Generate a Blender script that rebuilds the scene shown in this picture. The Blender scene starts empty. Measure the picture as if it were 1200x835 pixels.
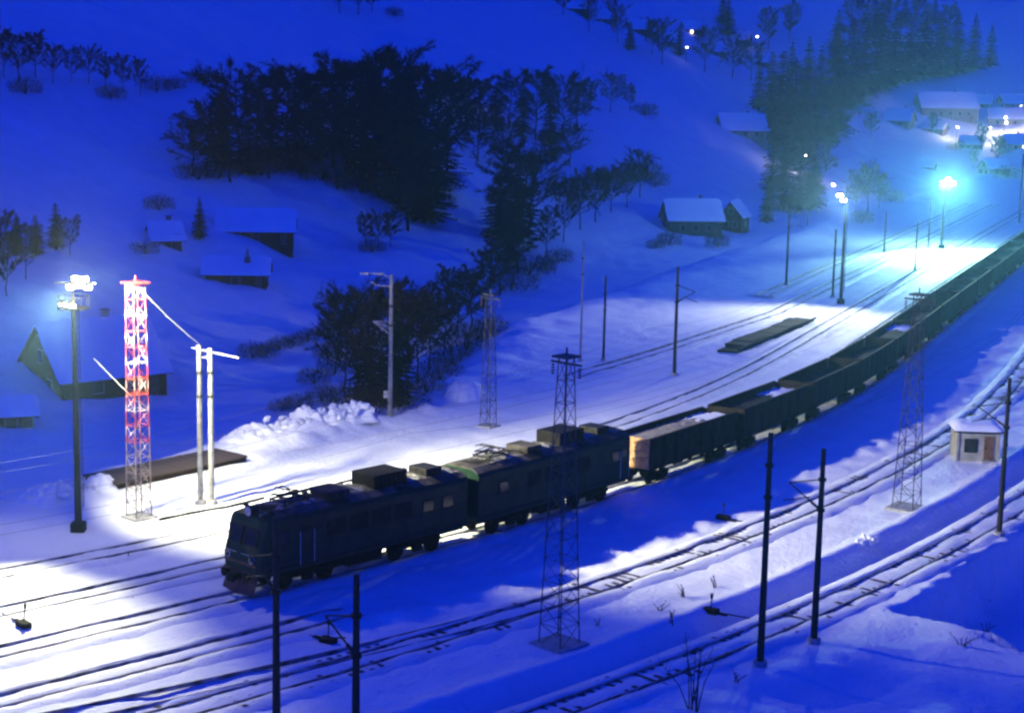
import bpy, math, random, time
import numpy as np
from mathutils import Vector, Matrix

random.seed(7)
rng = np.random.default_rng(11)
SC = bpy.context.scene
COL = SC.collection
R = math.radians

# ------------------------------------------------------------------ camera
FPX, CAMH, PITCH, ROLL = 2000.0, 29.0, R(9.6), R(1.2)
cp, sp, cr, sr = math.cos(PITCH), math.sin(PITCH), math.cos(ROLL), math.sin(ROLL)
cam_d = bpy.data.cameras.new('camera')
cam = bpy.data.objects.new('camera', cam_d)
COL.objects.link(cam)
rightv, upv, fwd = Vector((1, 0, 0)), Vector((0, sp, cp)), Vector((0, cp, -sp))
rr = rightv * cr + upv * sr
uu = -rightv * sr + upv * cr
m = Matrix((rr, uu, -fwd)).transposed().to_4x4()
m.translation = Vector((0, 0, CAMH))
cam.matrix_world = m
cam_d.sensor_width = 36.0
cam_d.lens = 36.0 * FPX / 1200.0
cam_d.clip_start = 0.5
cam_d.clip_end = 6000
SC.camera = cam

# ------------------------------------------------------------------ sky, sun, exposure
world = bpy.data.worlds.new('World')
SC.world = world
world.use_nodes = True
wn = world.node_tree
wn.nodes.clear()
sky = wn.nodes.new('ShaderNodeTexSky')
sky.sky_type = 'NISHITA'
sky.sun_disc = False
sky.sun_elevation = R(5.0)
sky.sun_rotation = R(200)
sky.air_density = 1.0
sky.dust_density = 0.3
sky.ozone_density = 8.0
tint = wn.nodes.new('ShaderNodeMix')
tint.data_type = 'RGBA'
tint.blend_type = 'MULTIPLY'
tint.inputs[0].default_value = 1.0
tint.inputs[7].default_value = (0.0, 0.155, 1.0, 1)      # tungsten-balanced film: dusk sky goes deep blue
bg = wn.nodes.new('ShaderNodeBackground')
bg.inputs[1].default_value = 0.15
wo = wn.nodes.new('ShaderNodeOutputWorld')
wn.links.new(sky.outputs[0], tint.inputs[6])
wn.links.new(tint.outputs[2], bg.inputs[0])
wn.links.new(bg.outputs[0], wo.inputs[0])

sun_d = bpy.data.lights.new('sun', 'SUN')
sun_d.energy = 0.06
sun_d.angle = R(30)
sun_d.color = (0.1, 0.3, 1.0)
sun = bpy.data.objects.new('sun', sun_d)
sun.rotation_euler = (R(62), 0, R(200))
COL.objects.link(sun)

SC.view_settings.view_transform = 'Standard'
SC.view_settings.look = 'None'
SC.view_settings.exposure = 2.0
SC.view_settings.gamma = 1.0
SC.view_settings.use_curve_mapping = False
SC.render.engine = 'CYCLES'
SC.cycles.use_denoising = True
SC.cycles.max_bounces = 4
SC.cycles.diffuse_bounces = 2
SC.cycles.glossy_bounces = 2
SC.cycles.volume_bounces = 0
SC.cycles.transparent_max_bounces = 4
SC.cycles.sample_clamp_indirect = 3.0
SC.cycles.sample_clamp_direct = 0.0
SC.cycles.use_light_tree = False
SC.cycles.filter_width = 2.5

# ------------------------------------------------------------------ pixel helper (real places found on the real ground)
def ray(px, py):
    u, v = (px - 600) / FPX, (417.5 - py) / FPX
    x, y = u * cr - v * sr, u * sr + v * cr
    return np.array([x, cp + y * sp, -sp + y * cp])

# ------------------------------------------------------------------ railway axis: s along the train's track, d to its left
DS = 0.5
S_ = np.arange(-200, 1300, DS)
k_ = np.where((S_ > 0) & (S_ < 100), 0.00425, 0.0)
k_ = np.convolve(k_, np.ones(60) / 60, 'same')
TH = np.cumsum(k_) * DS + R(43)
i0 = int(np.argmin(abs(S_)))
AX = np.cumsum(np.cos(TH)) * DS
AY = np.cumsum(np.sin(TH)) * DS
AX += -20.0 - AX[i0]
AY += 85.2 - AY[i0]

def W(s, d=0.0):
    x, y, t = np.interp(s, S_, AX), np.interp(s, S_, AY), np.interp(s, S_, TH)
    return float(x - d * math.sin(t)), float(y + d * math.cos(t))

def head(s):
    return float(np.interp(s, S_, TH))

def SD(x, y):
    """world -> (s, d), vectorised"""
    x = np.atleast_1d(np.asarray(x, float)); y = np.atleast_1d(np.asarray(y, float))
    st = 8
    cx, cy, ct, cs = AX[::st], AY[::st], TH[::st], S_[::st]
    s = np.empty_like(x); d = np.empty_like(x)
    for a in range(0, len(x), 20000):
        xx, yy = x[a:a + 20000], y[a:a + 20000]
        i = ((xx[:, None] - cx) ** 2 + (yy[:, None] - cy) ** 2).argmin(1)
        dx, dy, t = xx - cx[i], yy - cy[i], ct[i]
        along = dx * np.cos(t) + dy * np.sin(t)
        s[a:a + 20000] = cs[i] + along
        t2 = np.interp(cs[i] + along, S_, TH)
        bx, by = np.interp(cs[i] + along, S_, AX), np.interp(cs[i] + along, S_, AY)
        d[a:a + 20000] = -(xx - bx) * np.sin(t2) + (yy - by) * np.cos(t2)
    return s, d

_tab = rng.random((256, 256))
def vnoise(x, y, sc, seed=0):
    x = np.asarray(x, float) / sc + seed * 17.3; y = np.asarray(y, float) / sc + seed * 7.7
    xi, yi = np.floor(x).astype(int), np.floor(y).astype(int)
    fx, fy = x - xi, y - yi
    fx = fx * fx * (3 - 2 * fx); fy = fy * fy * (3 - 2 * fy)
    g = lambda a, b: _tab[a % 256, b % 256]
    return ((g(xi, yi) * (1 - fx) + g(xi + 1, yi) * fx) * (1 - fy) + (g(xi, yi + 1) * (1 - fx) + g(xi + 1, yi + 1) * fx) * fy) * 2 - 1

def sst(a, b, v):
    t = np.clip((v - a) / (b - a), 0, 1)
    return t * t * (3 - 2 * t)

def ground_z(x, y, detail=True):
    x = np.atleast_1d(np.asarray(x, float)); y = np.atleast_1d(np.asarray(y, float))
    s, d = SD(x, y)
    db = np.interp(s, [-40, 0, 20, 60, 110, 200, 400], [24, 25.5, 30.5, 31, 43, 44, 40]) + 1.2 * vnoise(x, y, 6, 3)
    e = d - db
    z = -3.2 * sst(0, 9, e)
    h = np.clip(e - 14, 0, None)
    z += 0.20 * h * sst(0, 25, h) + 0.26 * np.clip(h - 30, 0, None) + 0.10 * np.clip(h - 120, 0, None)
    z += sst(15, 90, e) * (2.6 * vnoise(x, y, 70, 5) + 0.7 * vnoise(x, y, 26, 6))
    far = np.clip(s - 480, 0, None)
    z += 0.16 * far * sst(480, 700, s)
    # near side
    z += 0.30 * np.clip(-d - 55, 0, None) - 0.5 * sst(-26.5, -31, d) * sst(30, 20, s)
    z -= 1.05 * np.exp(-((d + 20.4 + 0.3 * vnoise(s, d, 9, 8)) / 1.1) ** 2) * sst(-30, 5, s)
    z += 0.30 * np.exp(-((d + 18.9) / 0.6) ** 2) * sst(-30, 5, s)
    edge = -26.0 + np.clip(0.06 * (s - 35), -.3, .45) + 0.55 * vnoise(x, y, 1.3, 9) + 0.5 * vnoise(x, y, 3.1, 10)
    pit = sst(edge, edge - 1.0, d) * sst(30.0, 32.0, s + 0.6 * vnoise(x, y, 2, 12)) * sst(95, 75, s)
    z -= 3.4 * pit
    if detail:
        rough = 0.5 + 0.5 * vnoise(x, y, 11, 14)
        yard = sst(-45, -20, d) * (1 - sst(2, 12, e))
        z += 0.07 * vnoise(x, y, 2.4, 15) + (0.03 + 0.05 * rough) * yard * vnoise(x, y, 0.9, 16) + 0.02 * rough * vnoise(x, y, 1.0, 17)
        z += 0.10 * yard * np.clip(vnoise(x, y, 1.7, 18), 0, 1) * sst(-11, -8.5, d) * sst(-6.8, -8.0, d) * 3.0 * sst(4, 12, s)
        # ploughed bank along the edge of the yard
        bankm = np.exp(-((e + 2.5) / 2.6) ** 2) * sst(6, 14, s)
        bankm = bankm * (1 - sst(13, 15, s) * sst(31, 29.5, s) * sst(23.5, 24.5, d))
        z += bankm * (0.35 + 0.75 * np.clip(vnoise(x, y, 2.3, 20), -0.3, 1) + 0.35 * vnoise(x, y, 1.0, 21)) * sst(75, 55, s)
        z += np.exp(-((e + 2) / 3.0) ** 2) * sst(55, 80, s) * (0.3 + 0.35 * vnoise(x, y, 3.5, 22))
        z += sst(-27, -30, d) * 0.22 * vnoise(x, y, 4.2, 23) * (1 - pit)
        z += sst(2, 14, e) * (0.25 * vnoise(x, y, 5, 24) + 0.12 * vnoise(x, y, 2, 25))
    # keep track formations free
    z -= 0.05 * sst(-30, -15, d) * (1 - sst(0, 6, e))
    return z

def GZ(x, y):
    return float(ground_z([x], [y])[0])

def hit(px, py):
    r = ray(px, py)
    t = np.concatenate([np.arange(55, 500, 0.6), np.arange(500, 1500, 3.0)])
    P = np.array([0, 0, CAMH]) + t[:, None] * r
    g = ground_z(P[:, 0], P[:, 1], detail=False)
    below = np.nonzero(P[:, 2] < g)[0]
    i = below[0] if len(below) else len(t) - 1
    return P[i], float(t[i])

# ------------------------------------------------------------------ materials
def new_mat(name):
    mt = bpy.data.materials.new(name); mt.use_nodes = True
    nt = mt.node_tree
    return mt, nt, nt.nodes['Principled BSDF']

def nd(nt, typ, **kw):
    n = nt.nodes.new(typ)
    for k, v in kw.items(): setattr(n, k, v)
    return n

def simple(name, ca, cb, scale=3.0, rough=0.7, metal=0.0, bump=0.0, detail=5.0, stretch=None):
    mt, nt, b = new_mat(name)
    tc = nd(nt, 'ShaderNodeTexCoord'); no = nd(nt, 'ShaderNodeTexNoise')
    no.inputs['Scale'].default_value = scale; no.inputs['Detail'].default_value = detail
    if stretch:
        mp = nd(nt, 'ShaderNodeMapping'); mp.inputs['Scale'].default_value = stretch
        nt.links.new(tc.outputs['Object'], mp.inputs[0]); nt.links.new(mp.outputs[0], no.inputs['Vector'])
    else:
        nt.links.new(tc.outputs['Object'], no.inputs['Vector'])
    rp = nd(nt, 'ShaderNodeValToRGB')
    rp.color_ramp.elements[0].position = 0.35; rp.color_ramp.elements[1].position = 0.65
    rp.color_ramp.elements[0].color = (*ca, 1); rp.color_ramp.elements[1].color = (*cb, 1)
    nt.links.new(no.outputs['Fac'], rp.inputs[0]); nt.links.new(rp.outputs[0], b.inputs['Base Color'])
    b.inputs['Roughness'].default_value = rough; b.inputs['Metallic'].default_value = metal
    if bump:
        bp = nd(nt, 'ShaderNodeBump'); bp.inputs['Strength'].default_value = 1.0; bp.inputs['Distance'].default_value = bump
        nt.links.new(no.outputs['Fac'], bp.inputs['Height']); nt.links.new(bp.outputs[0], b.inputs['Normal'])
    return mt

def snow_mat(name, ca, cb, dirt, bump=0.05, scale=1.0):
    mt, nt, b = new_mat(name)
    tc = nd(nt, 'ShaderNodeTexCoord')
    n1 = nd(nt, 'ShaderNodeTexNoise'); n1.inputs['Scale'].default_value = 0.35 * scale; n1.inputs['Detail'].default_value = 8
    n2 = nd(nt, 'ShaderNodeTexNoise'); n2.inputs['Scale'].default_value = 2.6 * scale; n2.inputs['Detail'].default_value = 6; n2.inputs['Roughness'].default_value = 0.65
    for n in (n1, n2): nt.links.new(tc.outputs['Object'], n.inputs['Vector'])
    rp = nd(nt, 'ShaderNodeValToRGB')
    rp.color_ramp.elements[0].position = 0.3; rp.color_ramp.elements[1].position = 0.7
    rp.color_ramp.elements[0].color = (*ca, 1); rp.color_ramp.elements[1].color = (*cb, 1)
    nt.links.new(n1.outputs['Fac'], rp.inputs[0])
    rd = nd(nt, 'ShaderNodeValToRGB')
    rd.color_ramp.elements[0].position = 0.60; rd.color_ramp.elements[1].position = 0.72
    rd.color_ramp.elements[0].color = (0, 0, 0, 1); rd.color_ramp.elements[1].color = (dirt, dirt, dirt, 1)
    nt.links.new(n2.outputs['Fac'], rd.inputs[0])
    mx = nd(nt, 'ShaderNodeMix', data_type='RGBA')
    mx.inputs[7].default_value = (0.16, 0.14, 0.12, 1)
    nt.links.new(rd.outputs[0], mx.inputs[0]); nt.links.new(rp.outputs[0], mx.inputs[6])
    nt.links.new(mx.outputs[2], b.inputs['Base Color'])
    b.inputs['Roughness'].default_value = 0.65
    b.inputs['Specular IOR Level'].default_value = 0.25
    bp = nd(nt, 'ShaderNodeBump'); bp.inputs['Strength'].default_value = 0.8; bp.inputs['Distance'].default_value = bump
    nt.links.new(n2.outputs['Fac'], bp.inputs['Height']); nt.links.new(bp.outputs[0], b.inputs['Normal'])
    return mt

def emit(name, col, strength):
    mt, nt, b = new_mat(name)
    b.inputs['Base Color'].default_value = (0.8, 0.8, 0.8, 1)
    b.inputs['Emission Color'].default_value = (*col, 1); b.inputs['Emission Strength'].default_value = strength
    return mt

M = {}
LOWSPEC = ('loco', 'black', 'wagon', 'coal', 'dark_metal', 'loco_roof', 'needle', 'twig', 'bark', 'timber', 'dark_pole')
M['snow'] = snow_mat('snow', (0.78, 0.79, 0.82), (0.88, 0.88, 0.90), 0.34, 0.16)
M['bed'] = snow_mat('trampled_snow', (0.68, 0.69, 0.72), (0.86, 0.86, 0.88), 0.75, 0.10, 1.6)
M['roof_snow'] = snow_mat('roof_snow', (0.80, 0.81, 0.84), (0.88, 0.88, 0.90), 0.08, 0.06)
M['lump_snow'] = snow_mat('lump_snow', (0.76, 0.77, 0.80), (0.88, 0.88, 0.90), 0.30, 0.12)
M['dirty_snow'] = simple('dirty_snow', (0.05, 0.047, 0.045), (0.30, 0.29, 0.30), 2.6, 0.8, bump=0.05, detail=8)
M['ballast'] = simple('ballast', (0.10, 0.095, 0.095), (0.65, 0.65, 0.68), 2.2, 0.9, bump=0.04, detail=8)
M['rail'] = simple('rail_steel', (0.05, 0.04, 0.035), (0.34, 0.34, 0.37), 1.1, 0.7, 0.0, detail=8)
M['sleeper'] = simple('sleeper_wood', (0.03, 0.025, 0.022), (0.09, 0.075, 0.065), 5, 0.9)
M['loco'] = simple('loco_green', (0.011, 0.029, 0.019), (0.019, 0.042, 0.028), 1.5, 0.38, bump=0.004)
M['loco_roof'] = simple('loco_roof', (0.014, 0.012, 0.012), (0.10, 0.09, 0.09), 1.1, 0.8, bump=0.02, detail=8)
M['red'] = simple('buffer_red', (0.045, 0.012, 0.010), (0.10, 0.025, 0.018), 4, 0.55)
M['stripe'] = simple('cream_stripe', (0.34, 0.30, 0.24), (0.48, 0.43, 0.34), 6, 0.5)
M['black'] = simple('black_iron', (0.005, 0.005, 0.006), (0.014, 0.013, 0.013), 5, 0.7)
M['dark_metal'] = simple('dark_steel', (0.012, 0.012, 0.014), (0.032, 0.030, 0.03), 6, 0.6, 0.3)
M['mast_grey'] = simple('mast_grey', (0.022, 0.022, 0.025), (0.05, 0.05, 0.055), 5, 0.7)
M['pane'] = simple('dark_glass', (0.010, 0.012, 0.016), (0.02, 0.024, 0.03), 2, 0.08)
M['wagon'] = simple('wagon_paint', (0.010, 0.009, 0.009), (0.030, 0.022, 0.018), 1.6, 0.75, bump=0.01, detail=8)
M['wagon_end'] = simple('wagon_rusty_end', (0.34, 0.16, 0.06), (0.62, 0.38, 0.20), 1.8, 0.8, bump=0.01, detail=8)
M['coal'] = simple('coal', (0.008, 0.008, 0.009), (0.035, 0.034, 0.035), 3.5, 0.8, bump=0.08, detail=8)
M['gravel'] = simple('gravel_load', (0.13, 0.11, 0.10), (0.27, 0.24, 0.22), 3.0, 0.9, bump=0.08, detail=8)
M['concrete'] = simple('concrete', (0.26, 0.25, 0.24), (0.42, 0.41, 0.39), 3, 0.85, bump=0.01)
M['pale_concrete'] = simple('pale_concrete', (0.17, 0.165, 0.165), (0.28, 0.275, 0.27), 3, 0.8, bump=0.01)
M['dark_pole'] = simple('tarred_pole', (0.016, 0.015, 0.016), (0.045, 0.04, 0.038), 5, 0.75, stretch=(4, 4, .5))
M['glass_ins'] = simple('insulator', (0.05, 0.03, 0.02), (0.12, 0.07, 0.05), 8, 0.25)
M['timber'] = simple('dark_timber', (0.026, 0.017, 0.012), (0.07, 0.045, 0.03), 2.5, 0.85, bump=0.01, stretch=(1, 1, 6))
M['wall_green'] = simple('green_boards', (0.02, 0.045, 0.035), (0.045, 0.075, 0.06), 2.5, 0.85, stretch=(5, 5, .6))
M['wall_grey'] = simple('grey_plaster', (0.12, 0.12, 0.13), (0.24, 0.24, 0.25), 1.2, 0.9)
M['wall_cream'] = simple('cream_plaster', (0.25, 0.235, 0.19), (0.40, 0.38, 0.32), 1.5, 0.9, bump=0.01)
M['door_brown'] = simple('door_brown', (0.10, 0.045, 0.02), (0.20, 0.10, 0.05), 4, 0.7)
M['bark'] = simple('bark', (0.018, 0.014, 0.012), (0.05, 0.04, 0.034), 6, 0.9)
M['twig'] = simple('twig', (0.014, 0.012, 0.012), (0.045, 0.036, 0.032), 0.8, 0.9)
M['needle'] = simple('needle', (0.006, 0.014, 0.010), (0.028, 0.045, 0.032), 0.9, 0.85)
M['stalk'] = simple('dry_stalk', (0.03, 0.02, 0.016), (0.09, 0.065, 0.05), 6, 0.9)
M['plank'] = simple('wet_plank', (0.03, 0.02, 0.016), (0.08, 0.055, 0.045), 2.0, 0.85, stretch=(1, 6, 1))
M['frost'] = simple('frosted_steel', (0.24, 0.24, 0.26), (0.42, 0.42, 0.44), 7, 0.7)
M['lens_w'] = emit('floodlight_lens', (1.0, 0.90, 0.68), 22)
M['lens_c'] = emit('mercury_lens', (0.82, 1.0, 0.95), 30)
M['lens_p'] = emit('pink_lens', (1.0, 0.84, 0.80), 14)
M['bulb'] = emit('street_bulb', (0.92, 0.92, 1.0), 5)
M['lit_window'] = emit('lit_window', (1.0, 0.80, 0.50), 2.2)

M['pane'].node_tree.nodes['Principled BSDF'].inputs['Specular IOR Level'].default_value = 0.25
for _k in LOWSPEC: M[_k].node_tree.nodes['Principled BSDF'].inputs['Specular IOR Level'].default_value = 0.06

# red and white bands of paint on the lattice mast
mt, nt, b = new_mat('red_white_paint')
tc = nd(nt, 'ShaderNodeTexCoord'); sep = nd(nt, 'ShaderNodeSeparateXYZ')
nt.links.new(tc.outputs['Object'], sep.inputs[0])
mm = nd(nt, 'ShaderNodeMath', operation='MODULO'); mm.inputs[1].default_value = 1.5
nt.links.new(sep.outputs[2], mm.inputs[0])
gt = nd(nt, 'ShaderNodeMath', operation='GREATER_THAN'); gt.inputs[1].default_value = 0.95
nt.links.new(mm.outputs[0], gt.inputs[0])
c1 = nd(nt, 'ShaderNodeMix', data_type='RGBA')
c1.inputs[6].default_value = (0.22, 0.02, 0.022, 1); c1.inputs[7].default_value = (0.26, 0.19, 0.20, 1)
nt.links.new(gt.outputs[0], c1.inputs[0])
lo = nd(nt, 'ShaderNodeMath', operation='GREATER_THAN'); lo.inputs[1].default_value = 5.0
nt.links.new(sep.outputs[2], lo.inputs[0])
c2 = nd(nt, 'ShaderNodeMix', data_type='RGBA')
c2.inputs[6].default_value = (0.16, 0.12, 0.13, 1)
nt.links.new(lo.outputs[0], c2.inputs[0]); nt.links.new(c1.outputs[2], c2.inputs[7])
nt.links.new(c2.outputs[2], b.inputs['Base Color']); b.inputs['Roughness'].default_value = 0.5
M['redwhite'] = mt

# ------------------------------------------------------------------ mesh builder and tags
class MB:
    def __init__(self): self.v, self.f, self.mi = [], [], []
    def add(self, vs, fs, mi=0):
        o = len(self.v)
        self.v += [tuple(p) for p in vs]
        self.f += [tuple(o + i for i in f) for f in fs]
        self.mi += [mi] * len(fs)
        return self
    def box(self, x0, x1, y0, y1, z0, z1, mi=0):
        return self.add([(x0, y0, z0), (x1, y0, z0), (x1, y1, z0), (x0, y1, z0), (x0, y0, z1), (x1, y0, z1), (x1, y1, z1), (x0, y1, z1)],
                        [(0, 3, 2, 1), (4, 5, 6, 7), (0, 1, 5, 4), (1, 2, 6, 5), (2, 3, 7, 6), (3, 0, 4, 7)], mi)
    def cbox(self, cx, cy, cz, lx, ly, lz, mi=0):
        return self.box(cx - lx / 2, cx + lx / 2, cy - ly / 2, cy + ly / 2, cz - lz / 2, cz + lz / 2, mi)
    def tube(self, a, b, r0, r1=None, n=8, mi=0, caps=True):
        r1 = r0 if r1 is None else r1
        a, b = Vector(a), Vector(b)
        ax = (b - a)
        if ax.length < 1e-6: return self
        ax.normalize()
        t = Vector((0, 0, 1)) if abs(ax.z) < 0.9 else Vector((1, 0, 0))
        p = ax.cross(t).normalized(); q = ax.cross(p)
        vs = []
        for c, r in ((a, r0), (b, r1)):
            for i in range(n):
                an = 2 * math.pi * i / n
                vs.append(c + p * (r * math.cos(an)) + q * (r * math.sin(an)))
        fs = [(i, (i + 1) % n, n + (i + 1) % n, n + i) for i in range(n)]
        if caps: fs += [tuple(range(n - 1, -1, -1)), tuple(range(n, 2 * n))]
        return self.add(vs, fs, mi)
    def path(self, pts, r, n=6, mi=0):
        for a, b in zip(pts[:-1], pts[1:]): self.tube(a, b, r, r, n, mi)
        return self
    def loft(self, secs, mi=0, caps=True):
        n = len(secs[0]); vs = [p for s in secs for p in s]; fs = []
        for k in range(len(secs) - 1):
            for i in range(n):
                j = (i + 1) % n
                fs.append((k * n + i, k * n + j, (k + 1) * n + j, (k + 1) * n + i))
        if caps: fs += [tuple(range(n - 1, -1, -1)), tuple((len(secs) - 1) * n + i for i in range(n))]
        return self.add(vs, fs, mi)
    def mesh(self, name, mats, smooth=False, bevel=0):
        me = bpy.data.meshes.new(name)
        me.from_pydata(self.v, [], self.f)
        for mm_ in (mats if isinstance(mats, (list, tuple)) else [mats]): me.materials.append(M[mm_])
        if any(self.mi): me.polygons.foreach_set('material_index', self.mi)
        if smooth: me.polygons.foreach_set('use_smooth', [True] * len(me.polygons))
        me.update()
        return me
    def build(self, name, mats, parent=None, smooth=False, bevel=0, loc=None):
        o = bpy.data.objects.new(name, self.mesh(name, mats, smooth))
        COL.objects.link(o)
        if parent: o.parent = parent
        if loc: o.location = loc
        if bevel:
            bv = o.modifiers.new('bevel', 'BEVEL'); bv.width = bevel; bv.segments = 2; bv.limit_method = 'ANGLE'
        return o

def tag(o, label=None, cat=None, group=None, kind=None):
    if label: o['label'] = label
    if cat: o['category'] = cat
    if group: o['group'] = group
    if kind: o['kind'] = kind
    return o

def empty(name, loc=(0, 0, 0), rz=0.0, parent=None):
    o = bpy.data.objects.new(name, None)
    COL.objects.link(o)
    o.empty_display_size = 0.2
    o.location = loc; o.rotation_euler = (0, 0, rz)
    if parent: o.parent = parent
    return o

def copy_tree(o, parent=None):
    c = o.copy(); COL.objects.link(c); c.parent = parent
    for ch in list(o.children): copy_tree(ch, c)
    return c

def lamp(name, typ, loc, power, color, radius=0.2, target=None, size=None, blend=0.5, parent=None):
    l = bpy.data.lights.new(name, typ)
    l.energy = power; l.color = color; l.shadow_soft_size = radius
    if typ == 'SPOT':
        l.spot_size = R(size); l.spot_blend = blend
    o = bpy.data.objects.new(name, l); COL.objects.link(o)
    o.location = loc
    if target is not None:
        o.rotation_euler = (Vector(target) - Vector(loc)).to_track_quat('-Z', 'Y').to_euler()
    if parent:
        o.parent = parent; o.matrix_parent_inverse = Matrix.LocRotScale(parent.location, parent.rotation_euler, None).inverted()
    return o

# ================================================================== TERRAIN
def axis(segs):
    out = [segs[0][0]]
    for a, b, st0, st1 in segs:
        x = a
        while x < b - 1e-6:
            t = (x - a) / (b - a)
            x = min(b, x + st0 + (st1 - st0) * t)
            out.append(x)
    return np.array(out)
gx = axis([(-900, -120, 30, 5), (-120, -32, 5, .45), (-32, 45, .33, .33), (45, 120, .4, 2.2), (120, 300, 2.2, 6), (300, 900, 6, 30)])
gy = axis([(-60, 60, 8, 2), (60, 68, 1.5, .4), (68, 150, .33, .42), (150, 260, .42, 1.4), (260, 520, 1.4, 4), (520, 1500, 4, 24)])
XX, YY = np.meshgrid(gx, gy)
nz = ground_z(XX.ravel(), YY.ravel())
nx_, ny_ = len(gx), len(gy)
me = bpy.data.meshes.new('snow_ground')
verts = np.stack([XX.ravel(), YY.ravel(), nz], 1)
idx = np.arange(nx_ * ny_).reshape(ny_, nx_)
quads = np.stack([idx[:-1, :-1], idx[:-1, 1:], idx[1:, 1:], idx[1:, :-1]], -1).reshape(-1, 4)
me.vertices.add(len(verts)); me.vertices.foreach_set('co', verts.ravel())
me.loops.add(quads.size); me.loops.foreach_set('vertex_index', quads.ravel().astype(np.int32))
me.polygons.add(len(quads)); me.polygons.foreach_set('loop_start', np.arange(0, quads.size, 4, dtype=np.int32))
me.polygons.foreach_set('use_smooth', np.ones(len(quads), bool))
me.update(calc_edges=True)
me.materials.append(M['snow'])
terrain = bpy.data.objects.new('snow_ground', me); COL.objects.link(terrain)
tag(terrain, 'snow covered yard, valley floor and hillside', kind='structure')

# ================================================================== RAILWAY TRACKS
def track(dfun, s0, s1, step, sleepers=False, bed=True, seed=0, bury=lambda s: 0.0):
    root = empty('railway_track'); tag(root, kind='structure')
    ss = np.arange(s0, s1, step)
    dd = np.array([dfun(s) for s in ss])
    def pos(i, u, z):
        x, y = W(ss[i], dd[i] + u); return (x, y, z)
    if bed:
        prof = [(-2.15, -.16), (-1.7, .05), (-1.3, .12), (-.94, .15), (-.86, .00), (-.65, .00), (-.55, .09), (-.2, .13), (.2, .13), (.55, .09), (.65, .00), (.86, .00), (.94, .15), (1.3, .12), (1.7, .05), (2.15, -.16)]
        us = np.array([p[0] for p in prof]); zs = np.array([p[1] for p in prof])
        vs = []
        for i in range(len(ss)):
            s = ss[i]
            jit = 0.05 * vnoise(np.full(len(us), s), us * 3 + dd[i], 0.55, 30 + seed)
            soft = vnoise(np.full(len(us), s), us * 2 + dd[i] * 3, 1.6, 31 + seed)
            amp = np.where(zs > .08, .07, .025)
            z = zs + amp * soft + (zs > .04) * 0.03 * vnoise(np.full(len(us), s), us * 5, .6, 33)
            bu = float(bury(s))
            gr_ = (np.abs(us) > .55) & (np.abs(us) < .93)
            z = np.where(gr_, z + (.10 + .05 * soft) * min(bu, 1.0), z) - max(0, bu - 1) * .6
            for j in range(len(us)):
                vs.append(pos(i, us[j] + (jit[j] if abs(us[j]) > .3 else 0), z[j]))
        n = len(us); fs = []; mi = []
        for i in range(len(ss) - 1):
            for j in range(n - 1):
                fs.append((i * n + j, (i + 1) * n + j, (i + 1) * n + j + 1, i * n + j + 1)); mi.append(1 if j in (4, 10) else 0)
        mb = MB(); mb.v, mb.f, mb.mi = vs, [tuple(reversed(f)) for f in fs], mi
        mb.build('snow_bed', ['bed', 'ballast'], root, smooth=True)
    for sd in (-1, 1):
        secs = []
        for i in range(len(ss)):
            u = sd * 0.76; zo = -.6 * max(0, float(bury(ss[i])) - 1)
            secs.append([pos(i, u - .07, zo - .02), pos(i, u + .07, zo - .02), pos(i, u + .035, zo + .08), pos(i, u + .037, zo + .185), pos(i, u - .037, zo + .185), pos(i, u - .035, zo + .08)])
        MB().loft(secs).build('rail', 'rail', root)
    if sleepers:
        mb = MB(); s = s0
        while s < min(s1, 110):
            d = dfun(s); t = head(s); x, y = W(s, d)
            z = .045 + .075 * random.random()
            c, sn = math.cos(t), math.sin(t)
            vs = []
            for zz in (-.1, z):
                for a, b_ in ((-.13, -1.35), (.13, -1.35), (.13, 1.35), (-.13, 1.35)):
                    vs.append((x + a * c - b_ * sn, y + a * sn + b_ * c, zz))
            mb.add(vs, [(4, 5, 6, 7), (0, 1, 5, 4), (1, 2, 6, 5), (2, 3, 7, 6), (3, 0, 4, 7)])
            s += .6
        o = mb.build('sleepers', 'sleeper', root); tag(o, kind='stuff')
    return root
track(lambda s: 0.0, -30, 340, .5, seed=1, bury=lambda s: .45)
track(lambda s: -6.1, -30, 16, .4, seed=2, bury=lambda s: 1.9 * float(sst(4, 14, s)))
track(lambda s: -12.45, -30, 340, .45, True, seed=3, bury=lambda s: .75)
track(lambda s: -12.45 + 3.6 * (1 - min(1, max(0, (s + 14) / 34))) ** 1.4, -30, 19, .5, bed=False, seed=4)
track(lambda s: -23.5, -30, 300, .45, True, seed=5, bury=lambda s: .75)
track(lambda s: 5.7, -30, 340, .5, seed=6, bury=lambda s: .95 - .6 * float(sst(60, 100, s)) - .35 * float(sst(10, 0, s)))
track(lambda s: 11.9, -30, 340, .5, seed=7, bury=lambda s: 1.0 - .5 * float(sst(60, 100, s)) + .15 * float(sst(0, 14, s)) * float(sst(60, 44, s)))
track(lambda s: 20.0 + 6.0 * (1 - min(1, max(0, (s - 75) / 60))), 62, 340, .6, seed=8, bury=lambda s: .3 + 1.5 * float(sst(96, 70, s)))
track(lambda s: 25.5, 150, 340, .8, seed=9)

# ================================================================== ROLLING STOCK
# local axes: +x towards the front of the vehicle, y left, z up from the rail head
RAILTOP = 0.185
def put(o, s, d=0.0, flip=True, z=RAILTOP):
    x, y = W(s, d)
    o.location = (x, y, z); o.rotation_euler = (0, 0, head(s) + (math.pi if flip else 0))

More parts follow.
